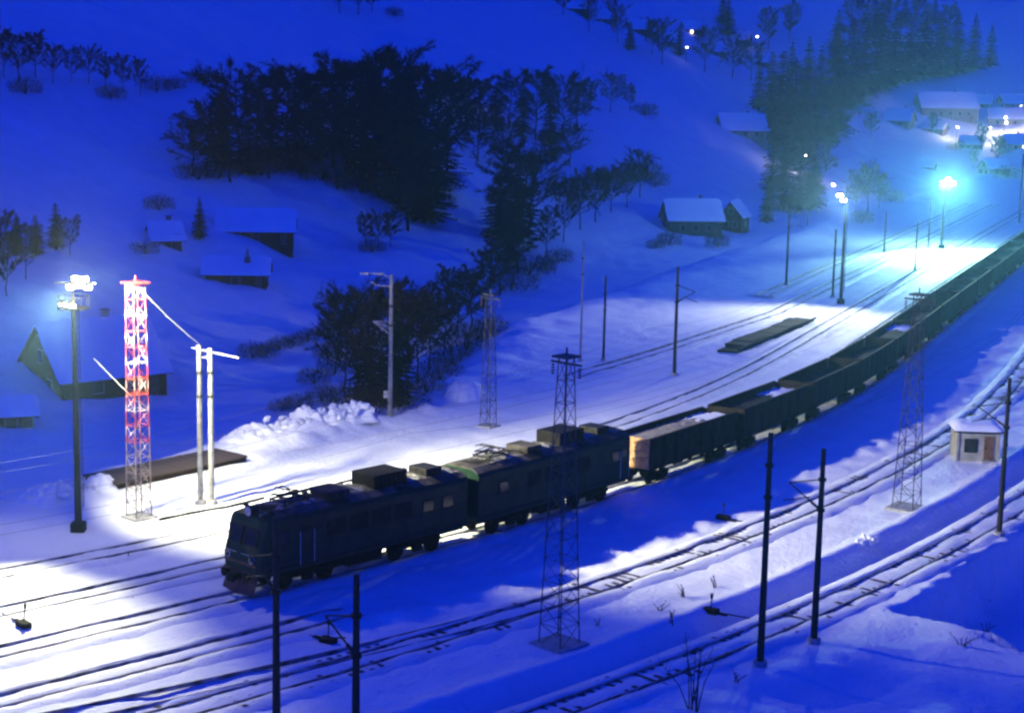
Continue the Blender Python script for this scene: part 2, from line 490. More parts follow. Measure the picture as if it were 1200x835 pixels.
def wheel_mesh(r):
    mb = MB()
    mb.tube((0, -.07, 0), (0, .05, 0), r, r, 20); mb.tube((0, .05, 0), (0, .08, 0), r + .03, r + .03, 20)
    mb.tube((0, -.11, 0), (0, -.07, 0), r * .28, r * .28, 12)
    return mb.mesh('wheel', 'black')
WHEEL = {r: wheel_mesh(r) for r in (.625, .475)}

def bogie(parent, cx, half, r, name='bogie'):
    b_ = empty(name, (cx, 0, 0), 0, parent)
    bf = MB()
    for sy in (-1, 1):
        bf.cbox(0, sy * 1.02, r + .12, half * 2 + .9, .16, .26)
        for ax in (-half, half): bf.cbox(ax, sy * 1.06, r, .38, .22, .42)
        bf.cbox(0, sy * 1.05, r - .05, .7, .26, .5)
    bf.cbox(0, 0, r + .15, .5, 2.0, .3)
    bf.build('bogie_frame', 'black', b_, bevel=.02)
    for ax in (-half, half):
        for sy in (-1, 1):
            w = bpy.data.objects.new('wheel', WHEEL[r]); COL.objects.link(w); w.parent = b_
            w.location = (ax, sy * .80, r); w.rotation_euler = (0, 0, 0 if sy < 0 else math.pi)
    return b_

def loco_section(cab):
    root = empty('locomotive_section')
    L2 = 8.0
    # body: lofted from the cab face to the rear
    def sec(x, zb, w, zsh, zr):
        return [(x, -w, zb), (x, -w - .0, zb + .9), (x, -w, zsh), (x, -w * .93, zsh + .22), (x, -w * .6, zr), (x, w * .6, zr), (x, w * .93, zsh + .22), (x, w, zsh), (x, w, zb + .9), (x, w, zb)]
    def slope(x_low, x_high, w, zsh, zr, zb=1.15):
        # face leaning back above the waist (z 2.35)
        out = []
        for p in sec(0, zb, w, zsh, zr):
            t = max(0, (p[2] - 2.35) / (zr - 2.35))
            out.append((x_low + (x_high - x_low) * t, p[1], p[2]))
        return out
    front = [slope(L2, L2 - .55, 1.28, 3.55, 3.98), slope(L2 - .22, L2 - .75, 1.52, 3.68, 4.12)]
    if not cab: front = [sec(L2 - .05, 1.15, 1.55, 3.72, 4.16)]
    secs = front + [sec(L2 - 1.2, 1.15, 1.55, 3.72, 4.16), sec(0, 1.15, 1.55, 3.72, 4.16), sec(-L2 + .05, 1.15, 1.55, 3.72, 4.16)]
    body = MB().loft(secs[::-1]).build('body', 'loco', root, bevel=.05)
    # roof skin, dirty and snow dusted
    rf = MB()
    prof = [(-1.47, 3.965), (-.95, 4.20), (-.3, 4.27), (.3, 4.27), (.95, 4.20), (1.47, 3.965)]
    rf.loft([[(x, a, b_) for a, b_ in prof] + [(x, 1.3, 3.9), (x, -1.3, 3.9)] for x in (-L2 + .06, -4, 0, 4, L2 - (1.5 if cab else .06))][::-1])
    roof = rf.build('roof', 'loco_roof', root)
    # equipment on the roof
    def roofbox(x, lx, w, h, mat='black'):
        bx = MB(); bx.cbox(x, 0, 4.2 + h / 2, lx, w, h); o = bx.build('roof_box', mat, root, bevel=.05)
        g = MB()
        for k in range(int(lx / .35)):
            g.cbox(x - lx / 2 + .2 + k * .35, 0, 4.2 + h * .55, .08, w + .05, h * .6)
        g.build('louvre', 'dark_metal', o)
    roofbox(-2.2, 2.6, 1.9, .72); roofbox(1.6, 1.5, 1.7, .34, 'loco_roof'); roofbox(-5.9, 1.3, 1.5, .42, 'dark_metal')
    for (x0, x1, y0, y1) in ((3.1, 6.1, -.85, .85), (-.6, .7, -.9, .8), (-5.0, -3.7, -1.0, .9), (-7.5, -6.7, -.9, 1.0)):
        nx, ny = 9, 7; vs = []
        for i in range(nx):
            for j in range(ny):
                e_ = min(i, nx - 1 - i, j * 1.3, (ny - 1 - j) * 1.3)
                x = x0 + (x1 - x0) * i / (nx - 1); y = y0 + (y1 - y0) * j / (ny - 1)
                vs.append((x + random.uniform(-.12, .12), y + random.uniform(-.12, .12), 4.22 + (0 if e_ == 0 else random.choice((-.02, .05, .1)) + .07 * random.random())))
        MB().add(vs, [(i * ny + j, (i + 1) * ny + j, (i + 1) * ny + j + 1, i * ny + j + 1) for i in range(nx - 1) for j in range(ny - 1)]).build('roof_snow', 'dirty_snow', roof, smooth=True)
    # pantograph, folded
    pg = empty('pantograph', (5.0 if not cab else 4.6, 0, 4.42), 0, root)
    fb = MB()
    for sx in (-.8, .8):
        fb.tube((sx, -.7, 0), (sx, .7, 0), .045)
        for sy in (-.6, .6): fb.tube((sx, sy, -.2), (sx, sy, 0), .07, .05)
    for sy in (-.6, .6): fb.tube((-.8, sy, 0), (.8, sy, 0), .045)
    fb.build('base_frame', 'dark_metal', pg)
    ar = MB()
    for sy in (-.5, .5):
        ar.tube((-.75, sy, .05), (1.0, sy * .8, .25), .04); ar.tube((.75, sy, .05), (-1.0, sy * .8, .25), .04)
        ar.tube((1.0, sy * .8, .25), (-.15, sy * .6, .42), .03); ar.tube((-1.0, sy * .8, .25), (.15, sy * .6, .42), .03)
    ar.build('arm', 'dark_metal', pg)
    hd = MB()
    for sx in (-.18, .18): hd.path([(sx, -1.0, .36), (sx, -.8, .46), (sx, .8, .46), (sx, 1.0, .36)], .035)
    hd.build('contact_strip', 'dark_metal', pg)
    # side windows, grilles, doors, ribs
    for sy in (-1, 1):
        for x in ((-6.2, -4.6) if cab else (-6.2, 5.6)):
            wf = MB(); wf.cbox(x, sy * 1.565, 2.85, .95, .05, .72); o = wf.build('side_window', 'dark_metal', root)
            MB().cbox(x, sy * 1.585, 2.85, .78, .05, .55).build('pane', 'pane', o)
        for x in (-2.6, -.9, .8, 2.5):
            gr = MB(); gr.cbox(x, sy * 1.56, 2.9, 1.35, .04, .85); g_ = gr.build('grille', 'dark_metal', root)
            sl = MB()
            for k in range(7):
                z = 2.55 + k * .115
                sl.add([(x - .62, sy * 1.575, z), (x + .62, sy * 1.575, z), (x + .62, sy * 1.635, z + .02), (x - .62, sy * 1.635, z + .02), (x - .62, sy * 1.575, z + .07), (x + .62, sy * 1.575, z + .07)],
                       [(0, 1, 2, 3), (3, 2, 5, 4), (0, 3, 4), (1, 5, 2)])
            sl.build('louvre', 'loco', g_)
        dr = MB(); dr.cbox(4.7 if cab else -7.2, sy * 1.56, 2.3, .8, .05, 1.9); o = dr.build('door', 'loco', root, bevel=.01)
        MB().cbox(4.7 if cab else -7.2, sy * 1.59, 2.95, .5, .03, .5).build('pane', 'pane', o)
        hr = MB()
        for x in ((4.2, 5.2) if cab else (-6.7, -7.7)): hr.tube((x, sy * 1.66, 1.4), (x, sy * 1.66, 3.1), .025)
        hr.build('handrail', 'frost', root)
        st = MB(); st.cbox(0, sy * 1.572, 1.42, 2 * L2 - 1.2, .05, .10); st.build('waist_stripe', 'dark_metal', root)
    # underframe
    uf = MB(); uf.cbox(0, 0, 1.08, 2 * L2 - .3, 2.6, .18)
    uf.build('underframe', 'black', root)
    eq = MB(); eq.cbox(0, 0, .72, 2.6, 2.4, .55); eq.cbox(1.9, .9, .8, .8, .5, .4); eq.cbox(-1.9, -.9, .8, .8, .5, .4)
    eq.build('equipment_case', 'black', root, bevel=.05)
    bogie(root, 4.2, 1.5, .625); bogie(root, -4.2, 1.5, .625)
    for sx in (-1, 1):
        cpb = MB(); cpb.cbox(sx * (L2 + .3), 0, 1.03, .9, .3, .32); cpb.cbox(sx * (L2 + .72), .08, 1.03, .22, .45, .36)
        cpb.build('coupler', 'black', root, bevel=.03)
    if cab:
        # windscreens on the sloping face
        def face(y0, y1, z0, z1, off):
            f = lambda z: L2 - .55 * max(0, (z - 2.35) / (3.98 - 2.35))
            xo = lambda y: -.22 * (abs(y) / 1.5) ** 3 * .4
            return [(f(z0) + off + xo(y0), y0, z0), (f(z0) + off + xo(y1), y1, z0), (f(z1) + off + xo(y1), y1, z1), (f(z1) + off + xo(y0), y0, z1)]
        def panel(y0, y1, z0, z1, a, b_, mat, nm, par):
            A, B = face(y0, y1, z0, z1, a), face(y0, y1, z0, z1, b_)
            return MB().add(A + B, [(4, 5, 6, 7), (0, 1, 5, 4), (1, 2, 6, 5), (2, 3, 7, 6), (3, 0, 4, 7)]).build(nm, mat, par)
        for y0, y1 in ((-1.18, -.06), (.06, 1.18)):
            fr = panel(y0, y1, 2.62, 3.50, -.05, .03, 'dark_metal', 'windscreen', root)
            panel(y0 + .07, y1 - .07, 2.69, 3.43, 0, .045, 'pane', 'pane', fr)
            wp = MB(); q = face(y0, y1, 2.62, 3.4, .09); wp.tube(q[0], ((q[2][0] + q[3][0]) / 2, (y0 + y1) / 2, 3.3), .02); wp.build('wiper', 'black', fr)
        for sy in (-1, 1):
            wf = MB(); wf.cbox(6.35, sy * 1.56, 2.95, .95, .05, .75); o = wf.build('cab_side_window', 'dark_metal', root)
            MB().cbox(6.35, sy * 1.58, 2.95, .78, .05, .58).build('pane', 'pane', o)
            hl = MB(); hl.tube((L2 - .1, sy * .95, 1.95), (L2 + .10, sy * .95, 1.95), .15, .17, 14); o = hl.build('marker_light', 'frost', root)
            MB().tube((L2 + .09, sy * .95, 1.95), (L2 + .12, sy * .95, 1.95), .12, .12, 14).build('lens', 'pane', o)
            bu = MB(); bu.tube((L2 - .1, sy * .9, 1.10), (L2 + .35, sy * .9, 1.10), .10); bu.tube((L2 + .35, sy * .9, 1.10), (L2 + .42, sy * .9, 1.10), .24, .24, 14); bu.build('buffer', 'black', root)
            hr = MB(); hr.tube((L2 + .10, sy * 1.15, 2.2), (L2 + .10, sy * .2, 2.2), .022); hr.build('handrail', 'frost', root)
        hl = MB(); hl.tube((L2 - 1.1, 0, 4.2), (L2 - .55, 0, 4.2), .26, .28, 16); o = hl.build('headlight', 'loco', root)
        MB().tube((L2 - .56, 0, 4.2), (L2 - .52, 0, 4.2), .23, .23, 16).build('lens', 'frost', o)
        bs = MB(); bs.box(L2 - .1, L2 + .06, -1.35, 1.35, .92, 1.32); bs.build('buffer_beam', 'red', root, bevel=.02)
        bd = MB(); bd.box(L2 - .05, L2 + .03, -1.15, 1.15, 1.62, 1.74); bd.build('front_stripe', 'red', root)
        pl = MB()
        pl.add([(L2 - .1, -1.3, .9), (L2 - .1, 1.3, .9), (L2 + .18, 1.3, .22), (L2 + .42, 0, .18), (L2 + .18, -1.3, .22), (L2 + .1, 0, .9)], [(0, 5, 3, 4), (5, 1, 2, 3)])
        pl.build('snow_plough', 'red', root)
        ht = MB()
        for sy in (-1.0, 1.0): ht.tube((L2 - 1.5, sy, 4.1), (L2 - 1.1, sy, 4.32), .07, .12)
        ht.build('horn', 'dark_metal', root)
    else:
        vb = MB()
        for k in range(5):
            x = -7.85 + 0
        vb.cbox(L2 + .12, 0, 2.45, .35, 1.0, 2.0); vb.build('gangway', 'black', root, bevel=.04)
    return root

loc1 = loco_section(True); put(loc1, 7.3 + 8.0, -.1); loc1.scale = (1, 1.06, 1.10)
tag(loc1, 'leading section of the dark green electric locomotive, with the cab front and red buffer beam', 'locomotive')
loc2 = loco_section(False); put(loc2, 7.3 + 8.0 + 16.75, -.1); loc2.scale = (1, 1.06, 1.10)
tag(loc2, 'rear section of the dark green locomotive, coupled between the cab section and the wagons', 'locomotive')

# ---- open goods wagons
def load_mesh(kind, seed):
    rnd = np.random.default_rng(seed)
    nx, ny = 34, 9
    vs, fs, mi = [], [], []
    hump = rnd.uniform(.0, .35)
    for i in range(nx):
        for j in range(ny):
            x = -6.15 + 12.3 * i / (nx - 1); y = -1.38 + 2.76 * j / (ny - 1)
            a = 1 - (abs(y) / 1.38) ** 2
            z = {'coal': 2.65, 'gravel': 3.12, 'empty': 1.55, 'snow': 2.95}[kind] + a * (.12 + (.25 if kind == 'coal' else .05) * hump * math.sin(x * 1.5 + seed)) + rnd.uniform(-.07, .07)
            if kind == 'empty': z = 1.5 + .1 * rnd.random()
            vs.append((x, y, z))
    for i in range(nx - 1):
        for j in range(ny - 1):
            fs.append((i * ny + j, (i + 1) * ny + j, (i + 1) * ny + j + 1, i * ny + j + 1))
            c = 0
            xm = -6.15 + 12.3 * i / (nx - 1)
            if kind == 'gravel' and xm < -3.2 + .5 * math.sin(j * 2): c = 1
            if kind == 'snow' and xm < -2.6 + .5 * math.sin(j * 1.7): c = 1
            mi.append(c)
    mb = MB(); mb.v, mb.f, mb.mi = vs, [tuple(reversed(f)) for f in fs][::1], mi
    mb.f = fs
    return mb.mesh('load', ['gravel' if kind == 'gravel' else 'coal', 'lump_snow'], True)

def wagon(kind, seed, rusty=False):
    root = empty('open_wagon')
    def side(sy):
        s_ = MB(); s_.box(-6.35, 6.35, min(sy * 1.48, sy * 1.42), max(sy * 1.48, sy * 1.42), 1.3, 3.38)
        o = s_.build('side_wall', 'wagon', root)
        MB().box(-6.38, 6.38, min(sy * 1.36, sy * 1.54), max(sy * 1.36, sy * 1.54), 3.38, 3.52).build('top_rail', 'wagon', o)
        MB().box(-6.38, 6.38, min(sy * 1.484, sy * 1.56), max(sy * 1.484, sy * 1.56), 1.25, 1.42).build('sole_bar', 'black', o)
        for k in range(8):
            x = -6.3 + k * 1.8
            MB().box(x - .07, x + .07, min(sy * 1.484, sy * 1.58), max(sy * 1.484, sy * 1.58), 1.42, 3.378).build('rib', 'wagon', o)
    side(-1); side(1)
    for sx in (-1, 1):
        e_ = MB(); e_.box(min(sx * 6.4, sx * 6.34), max(sx * 6.4, sx * 6.34), -1.41, 1.41, 1.3, 3.46)
        o = e_.build('end_wall', 'wagon_end' if rusty and sx > 0 else 'wagon', root)
        if rusty and sx > 0: o['label'] = 'rusty pale orange end wall facing the locomotive'
        for k, z in enumerate((1.85, 2.45, 3.05)):
            MB().box(min(sx * 6.402, sx * 6.48), max(sx * 6.402, sx * 6.48), -1.38, 1.38, z, z + .1).build('end_rib', 'wagon_end' if rusty and sx > 0 else 'wagon', o)
        cl_ = 1.5 if rusty and sx > 0 else .56
        cpb = MB(); cpb.cbox(sx * (6.4 + cl_ / 2), 0, 1.03, cl_, .28, .3); cpb.build('coupler', 'black', root)
    fl = MB(); fl.box(-6.34, 6.34, -1.41, 1.41, 1.15, 1.3); fl.box(-6.3, 6.3, -.2, .2, .85, 1.15); fl.build('floor', 'black', root)
    o = bpy.data.objects.new('load', load_mesh(kind, seed)); COL.objects.link(o); o.parent = root
    if kind == 'gravel': o['label'] = 'pale gravel load, snow covered at its far end'
    bogie(root, 4.33, .925, .475); bogie(root, -4.33, .925, .475)
    MB().tube((.2, .5, .8), (1.3, .5, .8), .18).build('brake_cylinder', 'black', root); MB().cbox(-.8, -.5, .85, .5, .4, .35).build('air_tank', 'black', root)
    return root
kinds = ['gravel', 'snow', 'coal', 'coal', 'snow', 'coal', 'empty', 'coal', 'coal', 'coal', 'coal', 'coal', 'coal', 'coal']
ords = ['first', 'second', 'third', 'fourth', 'fifth', 'sixth', 'seventh', 'eighth', 'ninth', 'tenth', 'eleventh', 'twelfth', 'thirteenth', 'fourteenth']
s_w = 49.3
plain = None
for k, kd in enumerate(kinds):
    if kd == 'coal' and plain is not None: w = copy_tree(plain)
    else:
        w = wagon(kd, k, rusty=(k == 0))
        if kd == 'coal': plain = w
    put(w, s_w)
    extra = {0: 'with a rusty orange end and pale gravel load', 1: 'with a white patch of snow on its load', 4: 'its load partly white with snow', 6: 'standing empty'}.get(k, 'heaped with dark coal')
    tag(w, f'{ords[k]} open goods wagon behind the locomotive, {extra}', 'wagon', 'wagons of the freight train')
    s_w += 13.9

# ================================================================== MASTS, POLES, LAMPS
def lattice(h, wb, wt, mat, n=9, arms=True, thick=.036):
    root = empty('lattice_mast')
    cor = [(-1, -1), (1, -1), (1, 1), (-1, 1)]
    wz = lambda z: (wb + (wt - wb) * z / h) / 2
    for cx, cy in cor:
        lg = MB(); lg.tube((cx * wb / 2, cy * wb / 2, -.4), (cx * wt / 2, cy * wt / 2, h), thick, thick * .8, 5); lg.build('leg', mat, root)
    for f in range(4):
        a, b_ = cor[f], cor[(f + 1) % 4]
        br = MB()
        for k in range(n):
            z0, z1 = h * k / n, h * (k + 1) / n
            p, q = (a, b_) if k % 2 == 0 else (b_, a)
            br.tube((p[0] * wz(z0), p[1] * wz(z0), z0), (q[0] * wz(z1), q[1] * wz(z1), z1), thick * .6, n=4)
            br.tube((a[0] * wz(z1), a[1] * wz(z1), z1), (b_[0] * wz(z1), b_[1] * wz(z1), z1), thick * .55, n=4)
        br.build('bracing', mat, root)
    MB().box(-wb * .75, wb * .75, -wb * .75, wb * .75, -.6, .12).build('foundation', 'concrete', root, bevel=.04)
    if arms:
        tp = MB(); tp.cbox(0, 0, h + .05, wt + .5, wt + .5, .1); tp.tube((0, -1.0, h - .3), (0, 1.0, h - .3), .06); tp.tube((0, 0, h), (0, 0, h + .5), .05)
        tp.build('mast_head', mat, root)
        for sy in (-1, 1):
            ins = MB()
            for k in range(4): ins.tube((0, sy * .9, h - .45 - k * .14), (0, sy * .9, h - .53 - k * .14), .10, .06, 8)
            ins.build('insulator', 'glass_ins', root)
    return root

def place(o, x, y, rz=0.0, sink=0.0):
    o.location = (x, y, GZ(x, y) - sink); o.rotation_euler = (0, 0, rz); return o

def at(px, py):
    p, t = hit(px, py); return float(p[0]), float(p[1])

def pole(h, r0, r1, mat, cant=1.0, arms=(), name='catenary_mast', hz=6.6):
    """round tapered mast with a cantilever that carries the wire over the track on its +y side"""
    root = empty(name)
    p = MB(); N = 8
    for k in range(N):
        z0, z1 = -.5 + (h + .5) * k / N, -.5 + (h + .5) * (k + 1) / N
        p.tube((0, 0, z0), (0, 0, z1), r0 + (r1 - r0) * k / N, r0 + (r1 - r0) * (k + 1) / N, 12, caps=(k in (0, N - 1)))
    p.build('shaft', mat, root, smooth=False)
    MB().tube((0, 0, -.4), (0, 0, .28), r0 * 2.1, r0 * 1.8, 12).build('base', 'concrete', root, bevel=.03)
    if cant:
        c = MB(); c.tube((0, 0, hz + 1.4), (0, cant * 2.6, hz + .9), .035); c.tube((0, 0, hz - .2), (0, cant * 2.6, hz + .9), .04); c.tube((0, cant * .9, hz + .35), (0, cant * 3.0, hz - .1), .03)
        c.build('cantilever', 'dark_metal', root)
        ins = MB()
        for k in range(4): ins.tube((0, cant * (.30 + k * .13), hz - .08 + k * .055), (0, cant * (.38 + k * .13), hz - .05 + k * .055), .10, .06, 8)
        ins.build('insulator', 'glass_ins', root)
    for z in (hz - .2, hz + 1.4): MB().tube((0, 0, z - .08), (0, 0, z + .08), r0 * 1.12, r0 * 1.12, 12).build('clamp', 'dark_metal', root)
    return root

def label_pole(o, text, group=None): return tag(o, text, 'mast', group)

# near-side masts (bases from the photograph, on the near side of the yard)
def trackwards(x, y):   # z rotation so that +y points to the train's side
    s, d = SD([x], [y]); t = head(float(s[0]))
    return t if d[0] < 0 else t + math.pi
near = [((-9.7, 69.0), 10.2, 'dark tall catenary mast standing before the cab of the locomotive, at the lower edge'),
        ((-5.7, 62.2), 10.0, 'dark catenary mast at the lower edge, right of the one before the locomotive cab'),
        (W(19.0, -26.2), 11.8, 'tallest dark catenary mast in the foreground, left of the pair by the near track'),
        (W(23.6, -26.1), 10.3, 'dark catenary mast in the foreground, right of the pair by the near track'),
        (W(47.5, -25.0), 10.3, 'dark catenary mast at the right edge, just right of the booth')]
for (x, y), h, lb in near:
    o = pole(h, .19, .12, 'dark_pole', 0 if lb.startswith('tallest') else .75, hz=h - 3.0)
    place(o, x, y, trackwards(x, y)); label_pole(o, lb, 'dark catenary masts on the near side')

# lattice masts
def latt(px, py, h, wb, wt, mat, lb, n=11):
    x, y = at(px, py); o = lattice(h, wb, wt, mat, n, thick=.05 if mat == 'redwhite' else .036)
    place(o, x, y, trackwards(x, y)); tag(o, lb, 'lattice mast'); return o
latt(655, 758, 14.9, 1.5, .55, 'mast_grey', 'tall dark lattice mast in the foreground, crossing before the rear locomotive section', 13)
latt(1062, 598, 14.6, 1.5, .55, 'mast_grey', 'tall dark lattice mast on the near side, left of the cream booth', 13)
latt(572, 500, 10.9, 1.0, .5, 'mast_grey', 'dark lattice mast beyond the train, above the joint of the locomotive sections', 10)
RT = latt(163, 606, 15.2, 1.15, .85, 'redwhite', 'red and white painted lattice mast beside the floodlight mast', 15)

# far-side round masts
def rp_(px, py, h, lb, mat='dark_pole', cant=.7, r0=.19, r1=.12):
    x, y = at(px, py); o = pole(h, r0, r1, mat, cant, hz=h - 3.2); place(o, x, y, trackwards(x, y)); label_pole(o, lb); return o
rp_(680, 424, 12.2, 'thin grey mast on the bank behind the first wagon', 'concrete', 0, .13, .08)
rp_(707, 424, 8.6, 'short thin mast on the bank, right of the thin grey mast', 'dark_pole', 0, .14, .10)
rp_(790, 440, 10.6, 'dark catenary mast beyond the second wagon, left of the dark platform')
rp_(921, 336, 11.5, 'dark catenary mast right of the green house, at the end of the bank')
rp_(1072, 318, 7.8, 'thin mast left of the bright far lamp', 'dark_pole', 0, .14, .1)
rp_(1036, 296, 6.8, 'short far mast left of the thin mast by the bright lamp', 'dark_pole', 0, .16, .12)
rp_(1194, 262, 14.0, 'tall far mast at the right edge above the train', 'dark_pole', 0, .2, .14)

# twin pale concrete masts
for px, lb, h in ((235, 'left one of the two pale concrete masts joined by a crossarm', 10.7), (248, 'right one of the two pale concrete masts joined by a crossarm', 10.5)):
    x, y = at(px, 590); o = pole(h, .20, .15, 'pale_concrete', 0, hz=7.5); place(o, x, y, trackwards(x, y)); label_pole(o, lb)
    if px == 235: twin_a = (x, y)
    else: twin_b = (x, y)
# pale mast with lamp arms
x, y = at(457, 492)
o = pole(12.0, .20, .14, 'pale_concrete', 0, hz=8)
am = MB(); am.path([(0, 0, 11.7), (0, -.7, 12.0), (0, -1.9, 12.1)], .05); am.path([(0, 0, 11.0), (0, -1.2, 11.1), (0, -1.7, 11.4)], .05); am.build('lamp_arm', 'frost', o)
for yy_, zz_ in ((-2.2, 12.05), (-1.0, 12.05)):
    MB().cbox(0, yy_, zz_, .32, .7, .18).build('lamp_head', 'frost', o, bevel=.05)
br = MB(); br.path([(0, 0, 7.6), (0, -1.5, 8.1)], .05); br.path([(0, 0, 7.0), (0, -1.5, 8.1)], .05); br.path([(0, 0, 8.1), (0, -1.5, 8.1)], .04); br.build('bracket', 'frost', o)
bx = MB(); bx.cbox(0, -.35, 2.0, .4, .35, .6); bx.build('switch_box', 'concrete', o, bevel=.03)
place(o, x, y, R(-90)); label_pole(o, 'pale mast with two unlit lamp arms before the dark thicket')

# cross-span cables between lattice mast and twin masts
def sag_cable(a, b_, sag, r, n=14):
    a, b_ = Vector(a), Vector(b_)
    return [a.lerp(b_, i / n) - Vector((0, 0, sag * 4 * (i / n) * (1 - i / n))) for i in range(n + 1)]
rtx, rty, rtz = RT.location
ta = Vector((twin_a[0], twin_a[1], GZ(*twin_a))); tb = Vector((twin_b[0], twin_b[1], GZ(*twin_b)))
o = MB().path(sag_cable((rtx, rty, rtz + 15.2), ta + Vector((0, 0, 10.8)), .15, .05), .035).build('span_cable', 'frost'); tag(o, 'frosted cable from the red and white mast down to the pale twin masts', 'cable')
xb = MB(); dirv = (tb - ta).normalized()
xb.tube(ta + Vector((0, 0, 10.55)) - dirv * .5, ta + Vector((0, 0, 10.2)) + dirv * 2.6 + Vector((0, 0, -.35)), .05); xb.tube(ta + Vector((0, 0, 9.9)), tb + Vector((0, 0, 9.9)), .05)
o = xb.build('crossarm', 'frost'); tag(o, 'frosted sloping crossarm on top of the two pale masts', 'crossarm')
ca_ = sag_cable((rtx, rty, rtz + 7.6), (rtx - 2.6, rty - .4, rtz + 10.4), .05, .05)
o = MB().path(ca_, .035).build('stay_cable', 'frost'); tag(o, 'frosted stay running up to the left from the red and white mast', 'cable')

# overhead wires
for d_, lb in ((0, 'train'), (-12.45, 'sleepered track on the near side'), (5.7, 'first track beyond the train'), (11.9, 'second track beyond the train')):
    for hz_w, nm, what in ((6.0, 'contact_wire', 'contact wire'), (7.4, 'carrier_wire', 'sagging carrier wire')):
        pts_a = []
        for s in np.arange(-28, 300, 4.0):
            x, y = W(s, d_); ph = ((s + 28) % 48) / 48
            pts_a.append(Vector((x, y, hz_w - (.9 * 4 * ph * (1 - ph) if nm == 'carrier_wire' else 0))))
        o = MB()
        for a, b_ in zip(pts_a[:-1], pts_a[1:]): o.tube(a, b_, .009, n=3, caps=False)
        o = o.build(nm, 'dark_metal'); tag(o, f'thin {what} over the {lb}', 'wire', 'overhead wires')

# ---- floodlight masts
WARM, COOL, PINK = (1.0, 0.98, 0.62), (0.45, 1.0, 0.80), (0.88, 0.95, 0.85)
def flood_mast(x, y, h, heads, lens, lb, mat='dark_pole', rz=0.0):
    z = GZ(x, y)
    root = empty('floodlight_mast', (x, y, z), rz)
    p = MB(); N = 6
    for k in range(N): p.tube((0, 0, -.4 + (h + .4) * k / N), (0, 0, -.4 + (h + .4) * (k + 1) / N), .24 - .10 * k / N, .24 - .10 * (k + 1) / N, 12)
    p.build('shaft', mat, root)
    bs = MB(); bs.cbox(0, 0, .25, .85, .85, .7); bs.build('base', 'black', root, bevel=.06)
    ld = MB()
    for yy_ in (-.18, .18): ld.tube((.34, yy_, 1.5), (.26, yy_, h - .6), .02, n=5)
    for k in range(int((h - 2) / .45)): ld.tube((.33 - .08 * k * .45 / h, -.18, 1.7 + k * .45), (.33 - .08 * k * .45 / h, .18, 1.7 + k * .45), .015, n=4)
    ld.build('ladder', 'dark_metal', root)
    pf = MB()
    ring = [(.95 * math.cos(a), .95 * math.sin(a), h - .55) for a in np.linspace(0, 2 * math.pi, 17)]
    pf.path(ring, .04); pf.path([(a, b_, c + .75) for a, b_, c in ring], .03)
    for a, b_, c in ring[:-1:2]: pf.tube((a, b_, c), (a, b_, c + .75), .025); pf.tube((0, 0, c), (a, b_, c), .03)
    pf.build('platform', 'dark_metal', root)
    hm_ = max(q[2] for q in heads)
    cb = MB(); cb.tube((0, 0, h - .3), (0, -.25, hm_ + .1), .07); cb.tube((-1.0, -.35, hm_ - .35), (1.5, -.35, hm_ - .35), .05); cb.build('head_frame', 'dark_metal', root)
    for (hx, hy, hz, az, tilt, sz) in heads:
        hd = empty('floodlight', (hx, hy, hz), 0, root); hd.rotation_euler = (0, tilt, az)
        b_ = MB()
        rect = lambda xx, w_, h_: [(xx, -w_, -h_), (xx, w_, -h_), (xx, w_, h_), (xx, -w_, h_)]
        b_.loft([rect(-.30 * sz, .14 * sz, .12 * sz), rect(-.16 * sz, .26 * sz, .20 * sz), rect(.10 * sz, .34 * sz, .25 * sz)]); b_.build('housing', 'dark_metal', hd, bevel=.02)
        MB().box(.102 * sz, .125 * sz, -.31 * sz, .31 * sz, -.22 * sz, .22 * sz).build('lens', lens, hd)
        vz = MB(); vz.box(.102 * sz, .30 * sz, -.34 * sz, .34 * sz, .252 * sz, .27 * sz); vz.build('visor', 'dark_metal', hd)
        MB().path([(0, -.36 * sz, 0), (-.1, -.36 * sz, -.35 * sz), (-.1, .36 * sz, -.35 * sz), (0, .36 * sz, 0)], .03).build('yoke', 'dark_metal', hd)
    tag(root, lb, 'lamp mast')
    return root

L1x, L1y = at(92, 622)
hd8 = head(8.0)
L1 = flood_mast(L1x, L1y, 14.6, [(.05, -.75, 15.5, R(-95), R(14), .7), (.62, -.7, 15.6, R(-75), R(10), .75), (1.05, -.5, 15.45, R(-55), R(18), .65), (.38, -.7, 16.0, R(-80), R(12), .7), (.85, -.6, 15.95, R(-65), R(12), .65), (-.45, -.75, 14.45, R(-110), R(38), .7), (.15, -.9, 14.4, R(-85), R(40), .7)],
               'lens_w', 'floodlight mast with a blazing cluster of lamps at the left of the yard')
l1 = np.array([L1x, L1y, GZ(L1x, L1y)])
def gp(s, d, z=0.0): x, y = W(s, d); return (x, y, z)
lp = (L1x + .9, L1y - 1.0, l1[2] + 16.3)
lamp('floodlight_beam_over_train', 'SPOT', lp, 34000, WARM, .35, gp(66, -20), 90, .7, L1)
lamp('floodlight_beam_along_yard', 'SPOT', (L1x + 1.1, L1y + .3, l1[2] + 16.2), 25000, WARM, .35, gp(30, 12), 106, 1.0, L1)
lamp('floodlight_beam_to_points', 'SPOT', (L1x - .2, L1y - 1.4, l1[2] + 15.0), 20000, WARM, .35, gp(-20, 0), 92, .8, L1)
lamp('floodlight_spill', 'POINT', (L1x + .35, L1y - 1.5, l1[2] + 15.6), 700, WARM, .35, parent=L1)
lamp('floodlight_added_halo', 'SPOT', (L1x + .45, L1y - 1.6, l1[2] + 15.7), 5200, (1.0, 0.58, 0.30), .3, (0, 0, 27), 46, 1.0, L1)  # added camera-facing spot, orange against the blue haze, gives the lamps a halo

